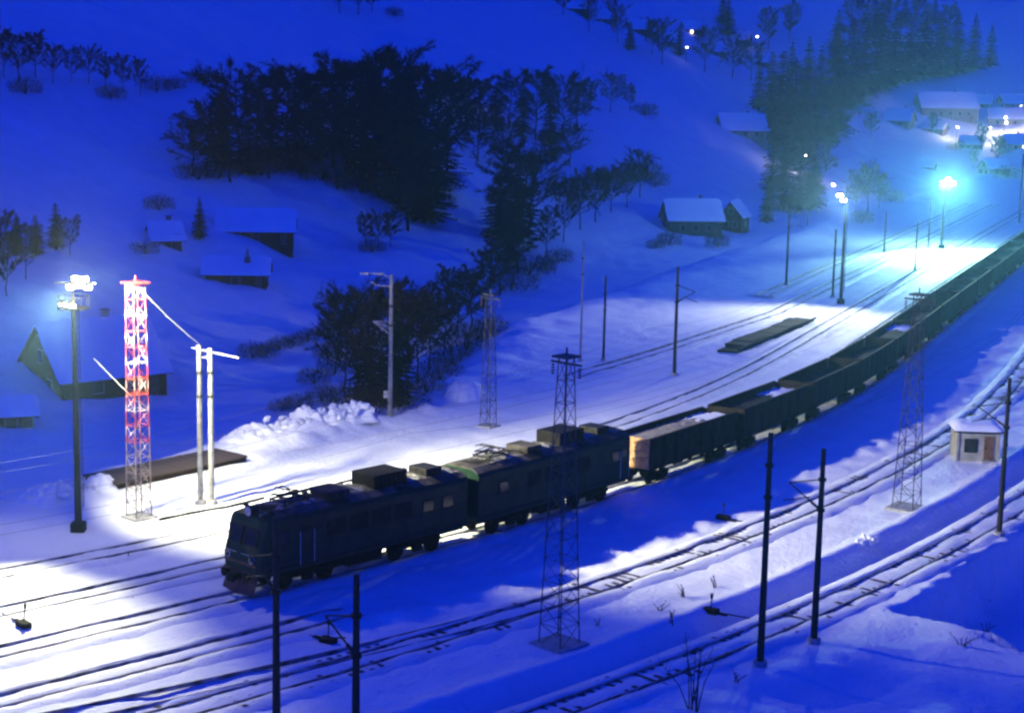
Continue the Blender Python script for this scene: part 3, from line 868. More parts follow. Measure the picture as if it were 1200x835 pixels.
x, y = at(985, 356)
L2o = flood_mast(x, y, 14.0, [(-.9, -.5, 14.0, R(-110), R(32), 1.2), (-.5, -.9, 13.4, R(-80), R(35), 1.1), (-1.6, .3, 15.2, R(-150), R(25), .8)], 'lens_p', 'far floodlight mast with pinkish lamps behind the train')
lamp('floodlight_beam_pink', 'SPOT', (x - .7, y - 1.6, GZ(x, y) + 13.2), 9000, PINK, .3, gp(100, 16), 150, 1.0, L2o)
x2, y2 = at(978, 350)
o = pole(9.0, .17, .12, 'dark_pole', 0, hz=6); place(o, x2, y2 + 1.5, 0); label_pole(o, 'plain dark mast just left of the pinkish floodlight mast')
x, y = at(1103, 291)
L3 = flood_mast(x, y, 10.6, [(-.55, -.75, 11.2, R(-100), R(18), 1.3), (.3, -.8, 11.2, R(-92), R(18), 1.3), (1.1, -.7, 11.2, R(-80), R(18), 1.3), (.3, -.7, 11.85, R(-95), R(16), 1.2)], 'lens_c', 'far lamp mast with a brilliant cold white light above the curve')
L3.name = 'floodlight_mast'
lamp('mercury_beam', 'SPOT', (x + .1, y - 1.3, GZ(x, y) + 11.0), 46000, COOL, .4, (x + 4, y - 20, 0), 128, .6, L3)
lamp('mercury_spill', 'POINT', (x + .2, y + .9, GZ(x, y) + 11.4), 5000, COOL, .4, parent=L3)
lamp('far_lamp_added_halo', 'SPOT', (x + .1, y - 1.9, GZ(x, y) + 11.3), 6500, (1.0, 0.70, 0.42), .4, (0, 0, 24), 40, 1.0, L3)  # extra warm spot towards the camera, added so the haze blooms round this mast
x3, y3 = at(1095, 291)
o = pole(8.0, .15, .1, 'dark_pole', 0, hz=5); place(o, x3 - .6, y3 + 2, 0); label_pole(o, 'thin dark mast close beside the brilliant far lamp')

# ================================================================== BOOTH, PLATFORMS, HEAPS
def snow_slab(mb, x0, x1, y0, y1, z, t, n=10, m_=7, mi=0):
    vs = []
    for i in range(n):
        for j in range(m_):
            e_ = min(i, n - 1 - i, j, m_ - 1 - j)
            x = x0 + (x1 - x0) * i / (n - 1); y = y0 + (y1 - y0) * j / (m_ - 1)
            vs.append((x, y, z - .02 if e_ == 0 else z + t * (.7 if e_ == 1 else 1) * random.uniform(.85, 1.1)))
    mb.add(vs, [(i * m_ + j, (i + 1) * m_ + j, (i + 1) * m_ + j + 1, i * m_ + j + 1) for i in range(n - 1) for j in range(m_ - 1)], mi)

def booth():
    root = empty('signal_booth')
    w, l, h = 1.55, 1.3, 2.25
    wl = MB(); wl.box(-w, w, -l, l, -.3, h); wl.build('wall', 'wall_cream', root, bevel=.03)
    for sx in (-1, 1):
        for sy in (-1, 1): MB().cbox(sx * w, sy * l, h / 2, .16, .16, h).build('corner_post', 'wall_cream', root)
    rf = MB(); rf.box(-w - .3, w + .3, -l - .3, l + .3, h, h + .14); r_ = rf.build('roof', 'dark_metal', root)
    sn = MB(); snow_slab(sn, -w - .36, w + .36, -l - .36, l + .36, h + .14, .42, 14, 12); sn.build('snow_cap', 'roof_snow', r_, smooth=True)
    wf = MB(); wf.cbox(-.55, -l - .03, 1.2, 1.0, .08, 1.1); o = wf.build('window', 'dark_metal', root, bevel=.2)
    MB().cbox(-.55, -l - .075, 1.2, .82, .04, .92).build('pane', 'pane', o)
    dr = MB(); dr.cbox(.80, -l - .03, 1.0, .72, .07, 1.95); o = dr.build('door', 'door_brown', root)
    MB().cbox(.56, -l - .10, 1.0, .05, .07, .14).build('handle', 'dark_metal', o)
    st = MB(); st.box(.3, 1.3, -l - .75, -l - .005, -.3, .12); st.build('step', 'concrete', root)
    sw = MB(); sw.cbox(w + .03, 0, 1.35, .08, .9, .9); o = sw.build('window', 'dark_metal', root); MB().cbox(w + .07, 0, 1.35, .04, .74, .74).build('pane', 'pane', o)
    return root
x, y = at(1146, 540)
o = booth(); place(o, x, y + 1.2, R(-4)); tag(o, 'small cream signal booth with a snow capped roof between the near tracks', 'booth')

# plank platform beside the red and white mast
c0 = [at(*p) for p in ((118, 546), (268, 526), (284, 537), (142, 561))]
cx, cy = np.mean([p[0] for p in c0]), np.mean([p[1] for p in c0])
ang = math.atan2(c0[1][1] - c0[0][1], c0[1][0] - c0[0][0])
ln = math.hypot(c0[1][0] - c0[0][0], c0[1][1] - c0[0][1]) + .8
cx, cy = W(22.4, 26.8); ang = head(22.4) + .03; ln -= 2.0
root = empty('loading_platform', (cx, cy, -.42), ang)
fr = MB()
for yy_ in (-1.4, 0, 1.4): fr.box(-ln / 2, ln / 2, yy_ - .1, yy_ + .1, -1.2, .78)
fr.build('bearer', 'timber', root)
pm = MB().cbox(0, 0, .84, .26, 3.6, .12).mesh('plank', 'plank')
k = -ln / 2 + .14
while k < ln / 2:
    o = bpy.data.objects.new('plank', pm); COL.objects.link(o); o.parent = root; o.location = (k, random.uniform(-.04, .04), random.uniform(-.012, .012)); k += .30
tag(root, 'low dark timber platform swept clear of snow behind the red and white mast', 'platform')

# long dark platform by the far tracks
x0, y0 = at(852, 414); x1, y1 = at(945, 376)
ang = math.atan2(y1 - y0, x1 - x0); ln = math.hypot(x1 - x0, y1 - y0)
root = empty('long_platform', ((x0 + x1) / 2, (y0 + y1) / 2, GZ((x0 + x1) / 2, (y0 + y1) / 2)), ang)
npan = int(ln / 2.4); pw = ln / npan
pm = MB().box(.02, pw - .02, -1.1, 1.2, -.5, .6).mesh('panel', 'black')
for k in range(npan):
    o = bpy.data.objects.new('panel', pm); COL.objects.link(o); o.parent = root; o.location = (-ln / 2 + k * pw, random.uniform(-.15, .15), random.uniform(-.08, .05) - (.3 if k in (0, npan - 1) else 0))
cpn = MB()
cpn.box(-ln / 2, ln / 2, -1.22, -1.105, .35, .56); cpn.build('edge_beam', 'dark_metal', root)
tag(root, 'long low dark platform lying along the far tracks', 'platform')

# heaps of ploughed snow
def clod_mesh(seed):
    rnd = random.Random(seed); vs = []
    n = 7
    for j, zz in enumerate((-.9, -.45, .2, .75)):
        rad = (.5, .95, 1.0, .55)[j]
        for i in range(n):
            k_r = rad * rnd.uniform(.75, 1.15); a = 2 * math.pi * i / n + rnd.uniform(-.2, .2)
            vs.append((k_r * math.cos(a), k_r * math.sin(a), zz + rnd.uniform(-.15, .15)))
    mb = MB(); mb.loft([vs[k * n:(k + 1) * n] for k in range(4)]); return mb.mesh('snow_clod', 'lump_snow')
CLODS = [clod_mesh(900 + k) for k in range(4)]
def heap(px, py, r, h, lb, seed, sx=1.0, cat='snow heap'):
    x, y = at(px, py)
    n, m_ = 48, 22
    vs = [(0, 0, h * .62)]
    for j in range(1, m_ + 1):
        rr_ = j / m_
        for i in range(n):
            a = 2 * math.pi * i / n
            xx, yy_ = r * sx * rr_ * math.cos(a), r * rr_ * math.sin(a)
            prof = (1 - rr_ ** 2.4)
            n1 = float(vnoise([xx + x], [yy_ + y], 1.3, seed)[0]); n2 = float(vnoise([xx + x], [yy_ + y], .42, seed + 1)[0]); n3 = float(vnoise([xx + x], [yy_ + y], .2, seed + 2)[0])
            z = h * prof * (.60 + .32 * n1 + .14 * n2 + .05 * n3) - .2 * rr_
            vs.append((xx * (1 + .2 * float(vnoise([a * 3], [seed], .8, 3)[0])), yy_ * (1 + .2 * float(vnoise([a * 3], [seed + 5], .8, 3)[0])), z))
    fs = [(0, 1 + i, 1 + (i + 1) % n) for i in range(n)]
    for j in range(m_ - 1):
        for i in range(n):
            a = 1 + j * n + i; b_ = 1 + j * n + (i + 1) % n
            fs.append((a, a + n, b_ + n, b_))
    o = MB().add(vs, fs).build('snow_heap', 'lump_snow', smooth=True)
    o.location = (x, y, GZ(x, y) - .12); o.rotation_euler = (0, 0, head(30))
    rnd = random.Random(seed)
    for _ in range(14):
        a, q = rnd.random() * 6.28, math.sqrt(rnd.random()) * .95
        xx, yy_ = r * sx * q * math.cos(a), r * q * math.sin(a)
        c_ = bpy.data.objects.new('snow_clod', rnd.choice(CLODS)); COL.objects.link(c_); c_.parent = o
        c_.location = (xx, yy_, h * (1 - q ** 2.4) * .62 + rnd.uniform(-.05, .1)); c_.rotation_euler = (rnd.random() * 6, rnd.random() * 6, rnd.random() * 6)
        k_s = rnd.uniform(.10, .30); c_.scale = (k_s * rnd.uniform(.8, 1.5), k_s, k_s * rnd.uniform(.7, 1.1))
    tag(o, lb, cat, 'heaps of ploughed snow'); return o
heap(296, 516, 2.4, 1.5, 'low heap of ploughed snow at the left end of the row of heaps', 41, 1.3)
heap(328, 509, 2.3, 2.0, 'heap of ploughed snow second from the left in the row', 43, 1.2)
heap(360, 503, 2.3, 2.2, 'tall lumpy heap of ploughed snow in the middle of the row', 45)
heap(386, 499, 2.0, 1.9, 'narrow lumpy heap of ploughed snow right of the tallest one', 46)
heap(412, 497, 2.2, 1.8, 'rounded heap of ploughed snow at the right end of the row', 47)
heap(543, 468, 2.0, 2.0, 'lone pointed snow mound left of the dark lattice mast', 49)
heap(70, 585, 2.2, 1.3, 'broad snow mound behind the foot of the floodlight mast', 51, 1.4)
heap(120, 572, 1.6, 1.4, 'snow mound between the floodlight mast and the red and white mast', 53)
heap(1015, 632, .8, .3, 'small snow lump beside the ditch, under the near lattice mast', 55, 1.6)

# point levers beside the tracks
def lever(s, d, lb, rz=0):
    root = empty('point_lever'); x, y = W(s, d)
    b_ = MB(); b_.cbox(0, 0, .12, .5, .9, .3); b_.cbox(.1, .55, .08, .16, 1.0, .14); b_.build('machine_box', 'black', root, bevel=.04)
    r_ = MB(); r_.tube((0, 0, .2), (.15, .1, .95), .035); r_.tube((.15, .1, .9), (.18, .12, 1.15), .08); r_.build('lever_arm', 'black', root)
    k_2 = MB(); k_2.tube((0, .4, .1), (0, 2.4, .12), .04); k_2.build('throw_rod', 'black', root)
    place(root, x, y, head(s) + rz); tag(root, lb, 'point lever', 'point levers')
lever(6.5, -13.9 + 5.0, 'dark point lever beside the track below the locomotive', R(10))
lever(24, -19.3, 'dark point lever beside the ditch among the dry weeds', R(190))
lever(40, -9.3, 'dark point lever at the edge of the train shadow by the sleepered track', R(180))
lever(41, 9.0, 'dark point lever on the bright snow beyond the locomotive', R(180))
lever(-4, 3.0, 'dark point lever at the left edge in the brightest snow', R(0))

# low cable trough along the mast row
for s0_, s1_, lb in ((13.5, 22.5, 'low dark cable trough between the red and white mast and the pale masts'), (23.5, 37, 'low dark cable trough right of the pale twin masts')):
    pts_a = []
    for s in np.arange(s0_, s1_, .8):
        x, y = W(s, 16.6 - .05 * (s - 13)); pts_a.append((x, y, GZ(x, y) + .02 + random.uniform(-.04, .04)))
    o = MB()
    for a, b_ in zip(pts_a[:-1], pts_a[1:]):
        t = math.atan2(b_[1] - a[1], b_[0] - a[0]); c, s_n = math.cos(t) * .08, math.sin(t) * .08
        o.loft([[(q[0] + s_n, q[1] - c, q[2] - .4), (q[0] - s_n, q[1] + c, q[2] - .4), (q[0] - s_n, q[1] + c, q[2] + .14), (q[0] + s_n, q[1] - c, q[2] + .14)] for q in (a, b_)])
    o = o.build('cable_trough', 'dark_metal'); tag(o, lb, 'cable trough')

# ================================================================== HOUSES
def house(w, l, h, rh, wall='timber', over=.5, chimney=True, wins=2, lit=None, name='house', gables=True):
    """ridge along local x; l along x, w along y"""
    root = empty(name)
    a, b_ = l / 2, w / 2
    wl = MB(); wl.box(-a, a, -b_, b_, -3.0, h)
    for sx in (-1, 1):
        x0_, x1_ = (sx * a - .15 * sx), sx * a
        wl.add([(x0_, -b_, h), (x0_, b_, h), (x0_, 0, h + rh), (x1_, -b_, h), (x1_, b_, h), (x1_, 0, h + rh)], [(0, 1, 2), (5, 4, 3), (0, 3, 4, 1), (1, 4, 5, 2), (2, 5, 3, 0)])
    wl.build('wall', wall, root)
    sl = rh / b_; rt = .16
    ro = MB()
    for sy in (-1, 1):
        e_ = b_ + over; ze = h - sl * over
        p = [(-a - over, sy * e_, ze), (a + over, sy * e_, ze), (a + over, 0, h + rh), (-a - over, 0, h + rh)]
        ro.add(p + [(q[0], q[1], q[2] + rt) for q in p], [(0, 1, 2, 3), (7, 6, 5, 4), (0, 4, 5, 1), (1, 5, 6, 2), (3, 2, 6, 7), (0, 3, 7, 4)])
    roof = ro.build('roof', 'timber', root)
    n, m_ = 14, 8
    for sy in (-1, 1):
        sn = MB(); vs = []
        e_ = b_ + over + .06; ze = h - sl * (over + .06)
        for i in range(n):
            for j in range(m_):
                x = -a - over - .06 + (2 * a + 2 * over + .12) * i / (n - 1)
                v = j / (m_ - 1); y = sy * e_ * (1 - v); z = ze + (h + rh - ze) * v + rt
                edge = (i in (0, n - 1)) or j == 0
                vs.append((x + random.uniform(-.05, .05), y, z + (.02 if edge else .28 + .06 * random.random())))
        sn.add(vs, [(i * m_ + j, (i + 1) * m_ + j, (i + 1) * m_ + j + 1, i * m_ + j + 1) if sy < 0 else (i * m_ + j, i * m_ + j + 1, (i + 1) * m_ + j + 1, (i + 1) * m_ + j) for i in range(n - 1) for j in range(m_ - 1)])
        sn.build('roof_snow', 'roof_snow', roof, smooth=True)
    if chimney:
        ch = MB(); ch.cbox(a * .35, b_ * .25, h + rh + .25, .6, .6, 1.4); ch.cbox(a * .35, b_ * .25, h + rh + .98, .75, .75, .14); ch.build('chimney', 'wall_grey', roof)
    def win(cx_, cy_, cz, nx, ny, litw=False):
        ww, hh = .9, 1.1
        t_ = (ny, -nx)
        def pl(wid, hei, d0, d1):
            vs = []
            for d in (d0, d1):
                for su, sv in ((-1, -1), (1, -1), (1, 1), (-1, 1)):
                    vs.append((cx_ + nx * d + t_[0] * su * wid / 2, cy_ + ny * d + t_[1] * su * wid / 2, cz + sv * hei / 2))
            return vs
        F = [(0, 1, 2, 3), (7, 6, 5, 4), (0, 4, 5, 1), (1, 5, 6, 2), (2, 6, 7, 3), (3, 7, 4, 0)]
        f = MB().add(pl(ww + .24, hh + .24, -.05, .06), F).build('window', 'wall_grey', root)
        MB().add(pl(ww, hh, .02, .08), F).build('pane', 'lit_window' if litw else 'pane', f)
    for k in range(wins):
        xx = -a + l * (k + 1) / (wins + 1)
        win(xx, -b_, h * .55, 0, -1, lit == k)
    win(-a, -b_ * .4, h * .55, -1, 0); win(-a, b_ * .4, h * .55, -1, 0)
    if rh > 2: win(-a, 0, h + rh * .35, -1, 0)
    win(a, 0, h * .55, 1, 0)
    dr = MB(); dr.cbox(a * .75, -b_ - .02, .95, .9, .1, 2.0); d_ = dr.build('door', 'door_brown', root)
    MB().cbox(a * .75 - .32, -b_ - .1, 1.0, .05, .08, .12).build('handle', 'dark_metal', d_)
    return root
def put_house(px, py, rz, lb, **kw):
    p, t = hit(px, py)
    o = house(**kw); o.location = (float(p[0]), float(p[1]) + kw['w'] * .5, float(p[2]) - .5); o.rotation_euler = (0, 0, R(rz)); tag(o, lb, 'house'); return o
put_house(96, 462, 40, 'dark timber house with a steep snowy roof below the floodlight', w=9.0, l=10.5, h=2.3, rh=4.2, wall='timber', wins=2)
put_house(297, 282, 6, 'long low dark barn beside two conifers on the left hillside', w=5.5, l=10, h=2.0, rh=2.3, wall='timber', chimney=False, wins=1, name='barn')
put_house(275, 332, 4, 'small low shed behind the conifer below the barn', w=4, l=7.5, h=1.8, rh=1.5, wall='timber', chimney=False, wins=1, name='shed')
put_house(812, 276, 8, 'green boarded house with a broad snowy roof above the bank', w=8.0, l=10.5, h=3.6, rh=3.4, wall='wall_green', wins=3)
put_house(862, 272, 68, 'narrow gabled wing house standing against the green boarded house', w=4.5, l=6.5, h=3.9, rh=2.6, wall='timber', chimney=False, wins=1)
put_house(190, 288, 25, 'small snow roofed cottage right of the floodlight glare', w=3.2, l=3.6, h=1.5, rh=1.6, wall='timber', wins=1)
put_house(6, 500, 20, 'dark low hut at the left edge', w=3, l=3.6, h=1.6, rh=.9, wall='timber', chimney=False, wins=1, name='hut')
put_house(870, 160, 12, 'wide low house with a pale snowy roof beside the tall dark conifers', w=9, l=13, h=2.4, rh=4.2, wall='wall_grey', wins=3)
put_house(1057, 150, -28, 'gabled village house with a snowy roof above the bright far lamp', w=8.5, l=9.5, h=3.4, rh=4.0, wall='wall_grey', wins=2)
put_house(1112, 140, 4, 'largest village house with the longest snowy roof', w=13, l=22, h=5.0, rh=5.5, wall='wall_grey', wins=5)
put_house(1182, 148, -12, 'pale village house at the right edge with snow heaped on its eaves', w=9, l=13, h=3.4, rh=3.6, wall='wall_cream', wins=3, lit=1)
put_house(1088, 200, -35, 'small shed with a slanted snowy roof just above the bright far lamp', w=4, l=5, h=1.8, rh=1.4, wall='timber', chimney=False, wins=1, name='shed')
for k, (px, py, rz, lb, ww) in enumerate([(1190, 128, 8, 'cream village house higher up at the right edge', 8), (1150, 128, -20, 'pale village house between the largest house and the right edge', 7.5), (1192, 176, 14, 'low snowy house below the pale house at the right edge', 7), (1140, 176, -8, 'small snowy house right of the brilliant far lamp, upper one', 6), (1168, 206, 22, 'small snowy house right of the brilliant far lamp, lower one', 6), (1098, 158, -30, 'narrow snowy house before the largest village house', 6)]):
    put_house(px, py, rz, lb, w=ww, l=ww * 1.3, h=2.8, rh=ww * .42, wall=('wall_cream', 'wall_grey')[k % 2], wins=2, lit=1 if k in (0, 2) else None)
vill = [(676, 16, 10, 'timber'), (708, 28, -15, 'wall_grey'), (748, 40, 20, 'timber'), (782, 55, -10, 'wall_grey'), (812, 40, 15, 'timber'), (838, 66, 30, 'wall_grey'), (868, 52, -20, 'timber'), (890, 78, 10, 'timber')]
ordv = ['leftmost', 'second from the left', 'third from the left', 'fourth from the left', 'fifth from the left', 'sixth from the left', 'seventh from the left', 'rightmost']
for k, (px, py, rz, wl) in enumerate(vill):
    o = put_house(px, py, rz, f'{ordv[k]} of the small hamlet houses high on the slope', w=5.5, l=7.5, h=2.4, rh=2.8, wall=wl, wins=2, lit=0 if k in (4, 6) else None)
    o['group'] = 'hamlet houses high on the slope'

# small street lights on the slope
def street_light(px, py, h, lb, size=.28, power=0):
    p, t = hit(px, py); root = empty('street_lamp', (float(p[0]), float(p[1]), GZ(p[0], p[1])))
    q = MB(); q.tube((0, 0, -.3), (0, 0, h), .09, .06); q.tube((0, 0, h), (0, -1.0, h + .25), .05); q.build('post', 'dark_metal', root)
    c_ = MB(); c_.cbox(0, -1.15, h + .28, .34, .7, .14); c_.build('lamp_head', 'dark_metal', root)
    n = 10
    MB().loft([[(r_ * math.cos(2 * math.pi * i / n), -1.15 + r_ * math.sin(2 * math.pi * i / n), h + z_) for i in range(n)] for r_, z_ in ((.05, -size), (size * .9, -size * .6), (size, -.05), (size * .7, .2))]).build('bulb', 'bulb', root)
    if power: lamp('street_light_glow', 'POINT', (float(p[0]), float(p[1]) - 1.9, root.location.z + h - .2), power, (1.0, .86, .80), .3, parent=root)
    tag(root, lb, 'street lamp', 'street lamps on the hillside')
street_light(556, 128, 5.5, 'lit street lamp above the wood in the middle of the hillside', .5)
street_light(397, 158, 5.0, 'tiny lit lamp among the trees of the left wood', .22)
street_light(886, 62, 5.5, 'lit street lamp high up among the hamlet houses', .38)
street_light(804, 75, 5.0, 'lit street lamp at the lower edge of the hamlet', .3)
street_light(942, 205, 5.5, 'lit street lamp before the tall dark conifers', .3, 500)
street_light(1176, 158, 6, 'lit street lamp before the pale house at the right edge', .4, 1500)
street_light(1158, 168, 5.5, 'lit street lamp between the small snowy houses right of the far lamp', .3, 700)
street_light(1120, 168, 5.5, 'lit street lamp below the largest village house', .25, 500)

# ================================================================== TREES
def bare_tree_mesh(seed, h, spread, twig_n):
    rnd = random.Random(seed)
    tr, cr_ = MB(), MB()
    limbs = []
    lean = Vector((rnd.uniform(-.06, .06), rnd.uniform(-.06, .06), 1))
    top = lean * h * .93
    prev = Vector((0, 0, -.4)); N = 7
    stem = []
    for k in range(1, N + 1):
        q = lean * (h * .93 * k / N) + Vector((rnd.uniform(-.02, .02), rnd.uniform(-.02, .02), 0)) * h
        tr.tube(prev, q, h * .021 * (1 - .125 * (k - 1)), h * .021 * (1 - .125 * k), 6, caps=False)
        stem.append(q); prev = q
    nl = 24
    for k in range(nl):
        t = .16 + .8 * (k + rnd.random() * .6) / nl
        i = min(N - 2, int(t * N)); p = stem[i].lerp(stem[i + 1], t * N - i) if i > 0 else stem[0] * (t * N)
        a = k * 2.4 + rnd.uniform(-.5, .5)
        ln = h * spread * (.20 + .26 * math.sin(math.pi * min(1, t * .95 + .06)) ** .8) * rnd.uniform(.65, 1.15)
        d = Vector((math.cos(a), math.sin(a), rnd.uniform(.25, .85))).normalized()
        q = p + d * ln * .55; d2 = (d + Vector((rnd.uniform(-.3, .3), rnd.uniform(-.3, .3), rnd.uniform(.1, .5)))).normalized(); e_ = q + d2 * ln * .5
        rad = h * .0085 * (1.15 - t)
        tr.tube(p, q, rad, rad * .6, 4, caps=False); tr.tube(q, e_, rad * .6, rad * .25, 4, caps=False)
        limbs += [(p, q, 1.0), (q, e_, 1.4), (q, e_, 1.4)]
        for _ in range(3):
            g = p.lerp(e_, rnd.uniform(.35, .95)); d3 = (d + Vector((rnd.gauss(0, .7), rnd.gauss(0, .7), rnd.gauss(.1, .5)))).normalized(); e3 = g + d3 * ln * rnd.uniform(.25, .5)
            tr.tube(g, e3, rad * .4, rad * .2, 3, caps=False); limbs.append((g, e3, 1.5))
    for k in range(twig_n):
        p, q, w_ = rnd.choice(limbs)
        d = (q - p).normalized(); p = p.lerp(q, rnd.uniform(.25, 1.05))
        dd = (d + Vector((rnd.gauss(0, .75), rnd.gauss(0, .75), rnd.gauss(.05, .6)))).normalized()
        ln = h * rnd.uniform(.04, .105)
        sd_ = dd.cross(Vector((rnd.random() - .5, rnd.random() - .5, rnd.random() - .5))).normalized() * (h * .0040)
        q = p + dd * ln; mdl = p + dd * ln * .4
        s2 = (dd + Vector((rnd.gauss(0, .7), rnd.gauss(0, .7), rnd.gauss(0, .7)))).normalized()
        cr_.add([p - sd_, p + sd_, q, mdl - sd_, mdl + sd_, mdl + s2 * ln * .6], [(0, 1, 2), (3, 4, 5)])
    return tr.mesh('trunk', 'bark'), cr_.mesh('crown', 'twig')

def conifer_mesh(seed, h, wid):
    rnd = random.Random(seed)
    tr, cr_ = MB(), MB()
    tr.tube((0, 0, -.4), (0, 0, h * .96), h * .02, h * .003, 7)
    z = h * .08
    while z < h * .985:
        rad = wid * (1 - z / h) ** .85 * rnd.uniform(.65, 1.15) + .12
        nb = max(5, int(7 + rad * 2.2))
        a0 = rnd.random() * 6.28
        for k in range(nb):
            a = a0 + 2 * math.pi * k / nb + rnd.uniform(-.25, .25)
            ln = rad * rnd.uniform(.7, 1.1)
            ca, sa = math.cos(a), math.sin(a)
            droop = rnd.uniform(.1, .75)
            base = Vector((0, 0, z)); tip = Vector((ca * ln, sa * ln, z - droop * ln * .6))
            side = Vector((-sa, ca, 0))
            nseg = max(3, int(ln * 3.2))
            for q in range(nseg):
                t = (q + .5) / nseg
                c = base.lerp(tip, t) + Vector((0, 0, rnd.uniform(-.06, .06)))
                w_ = (.42 * (1 - t * .55) + .1) * min(1.0, ln * .55)
                fw = (tip - base).normalized() * (ln / nseg * 1.2)
                cr_.add([c - fw * .4, c + side * w_ + fw * .6 - Vector((0, 0, .16)), c + fw], [(0, 1, 2)])
                cr_.add([c - fw * .4, c + fw, c - side * w_ + fw * .6 - Vector((0, 0, .16))], [(0, 1, 2)])
        z += (h * .024 + .08) * rnd.uniform(.6, 1.4)
    return tr.mesh('trunk', 'bark'), cr_.mesh('crown', 'needle')

def shrub_mesh(seed, h, n):
    rnd = random.Random(seed)
    tr, cr_ = MB(), MB()
    for k in range(9):
        a = rnd.random() * 6.28; t = rnd.uniform(.1, .7)
        tr.tube((0, 0, -.2), (math.cos(a) * t * h * .6, math.sin(a) * t * h * .6, h * rnd.uniform(.6, .95)), .05, .02, 4, caps=False)
    for k in range(n):
        a = rnd.random() * 6.28; rr_ = math.sqrt(rnd.random()) * h * .75; zz_ = h * rnd.uniform(.05, 1) * (1 - .45 * rr_ / (h * .75))
        p = Vector((math.cos(a) * rr_, math.sin(a) * rr_, zz_))
        d = Vector((rnd.gauss(math.cos(a) * .5, .6), rnd.gauss(math.sin(a) * .5, .6), abs(rnd.gauss(.8, .5)))).normalized()
        ln = h * rnd.uniform(.1, .26); sd_ = d.cross(Vector((rnd.random() - .5, rnd.random() - .5, .3))).normalized() * h * .010
        cr_.add([p - sd_, p + sd_, p + d * ln], [(0, 1, 2)])
    return tr.mesh('stem', 'bark'), cr_.mesh('crown', 'twig')

PROTO = {'b': [(bare_tree_mesh(100 + i, 12, .85 + .13 * i, 4200), 12) for i in range(5)],
         'c': [(conifer_mesh(200 + i, 12, (2.6, 3.1, 2.2)[i]), 12) for i in range(3)],
         's': [(shrub_mesh(300 + i, 3.5, 900), 3.5) for i in range(3)]}
def plant(kind, px, py, hpx, lb, group, wide=1.0):
    p, t = hit(px, py)
    (tm, cm), h0 = random.choice(PROTO[kind])
    h = hpx * t / FPX * random.uniform(.92, 1.08)
    x, y = float(p[0]), float(p[1])
    nm = {'b': 'bare_tree', 'c': 'conifer_tree', 's': 'shrub'}[kind]
    root = empty(nm, (x, y, GZ(x, y)), random.uniform(0, 6.28))
    sc_ = h / h0; wd = sc_ * wide * (random.uniform(.68, .92) if kind == 'b' else random.uniform(.95, 1.25))
    root.scale = (wd, wd, sc_)
    for nme, me_ in (('stem' if kind == 's' else 'trunk', tm), ('crown', cm)):
        o = bpy.data.objects.new(nme, me_); COL.objects.link(o); o.parent = root
    tag(root, lb, 'shrub' if kind == 's' else 'tree', group)
    return root

def grove(items, lab, group, wide=1.0):
    for kd, px, py, hp in items:
        word = {'b': 'bare dark tree', 'c': 'dark conifer', 's': 'dark leafless shrub'}[kd]
        plant(kd, px, py, hp, f'{word} {lab}', group, wide)
grove([('b', 226, 208, 55), ('b', 244, 205, 80), ('c', 262, 195, 85), ('b', 282, 192, 88), ('b', 300, 186, 84), ('c', 318, 190, 80), ('b', 336, 182, 82), ('b', 356, 180, 84), ('c', 372, 190, 92),
       ('b', 390, 196, 100), ('b', 406, 205, 112), ('c', 424, 210, 115), ('b', 440, 218, 126), ('c', 456, 232, 136), ('b', 470, 242, 142), ('c', 484, 246, 150), ('b', 498, 240, 136), ('c', 512, 222, 115),
       ('b', 524, 205, 92), ('b', 270, 215, 60), ('b', 315, 208, 60), ('b', 360, 212, 70), ('b', 395, 222, 80), ('b', 478, 272, 90), ('b', 452, 190, 90), ('c', 400, 180, 85), ('c', 440, 190, 100), ('c', 470, 205, 110),
       ('c', 345, 200, 70), ('c', 292, 206, 66), ('c', 496, 262, 110)] + [('s', a_, b__, 26) for a_, b__ in ((232, 212), (256, 210), (284, 206), (306, 204), (330, 202), (352, 206), (378, 214), (402, 222), (424, 226), (446, 232), (520, 224), (506, 244))],
      'in the large wood on the left hillside', 'trees of the large wood on the left hillside', 1.35)
grove([('b', 546, 150, 48), ('b', 562, 160, 55), ('c', 580, 150, 52), ('b', 596, 152, 55), ('c', 612, 160, 62), ('b', 628, 164, 66), ('c', 645, 168, 66), ('b', 660, 166, 62), ('b', 676, 150, 46), ('b', 692, 130, 32), ('b', 715, 132, 36), ('b', 738, 130, 28), ('s', 755, 135, 18), ('b', 640, 200, 42), ('b', 668, 196, 40), ('b', 560, 190, 50), ('b', 590, 200, 50)],
      'in the thin wood right of the street lamp on the hillside', 'trees of the thin wood at mid hillside', 1.3)
grove([('c', 586, 282, 88), ('b', 598, 290, 100), ('c', 608, 284, 104), ('b', 620, 278, 88), ('b', 606, 322, 60), ('b', 586, 345, 62), ('b', 570, 368, 62), ('b', 552, 384, 58), ('b', 536, 398, 58), ('s', 600, 340, 30), ('s', 620, 322, 28), ('c', 596, 310, 70)],
      'in the column of trees running down to the yard', 'trees of the column running down the slope', 1.3)
grove([('b', 640, 300, 48), ('b', 660, 285, 52), ('b', 680, 270, 52), ('b', 698, 262, 52), ('b', 716, 250, 48), ('b', 734, 244, 48), ('b', 750, 232, 44), ('s', 690, 224, 28), ('s', 712, 218, 26), ('s', 736, 214, 24), ('s', 758, 208, 22), ('s', 655, 232, 26)],
      'in the hedge climbing towards the green house', 'hedge trees climbing towards the green house')
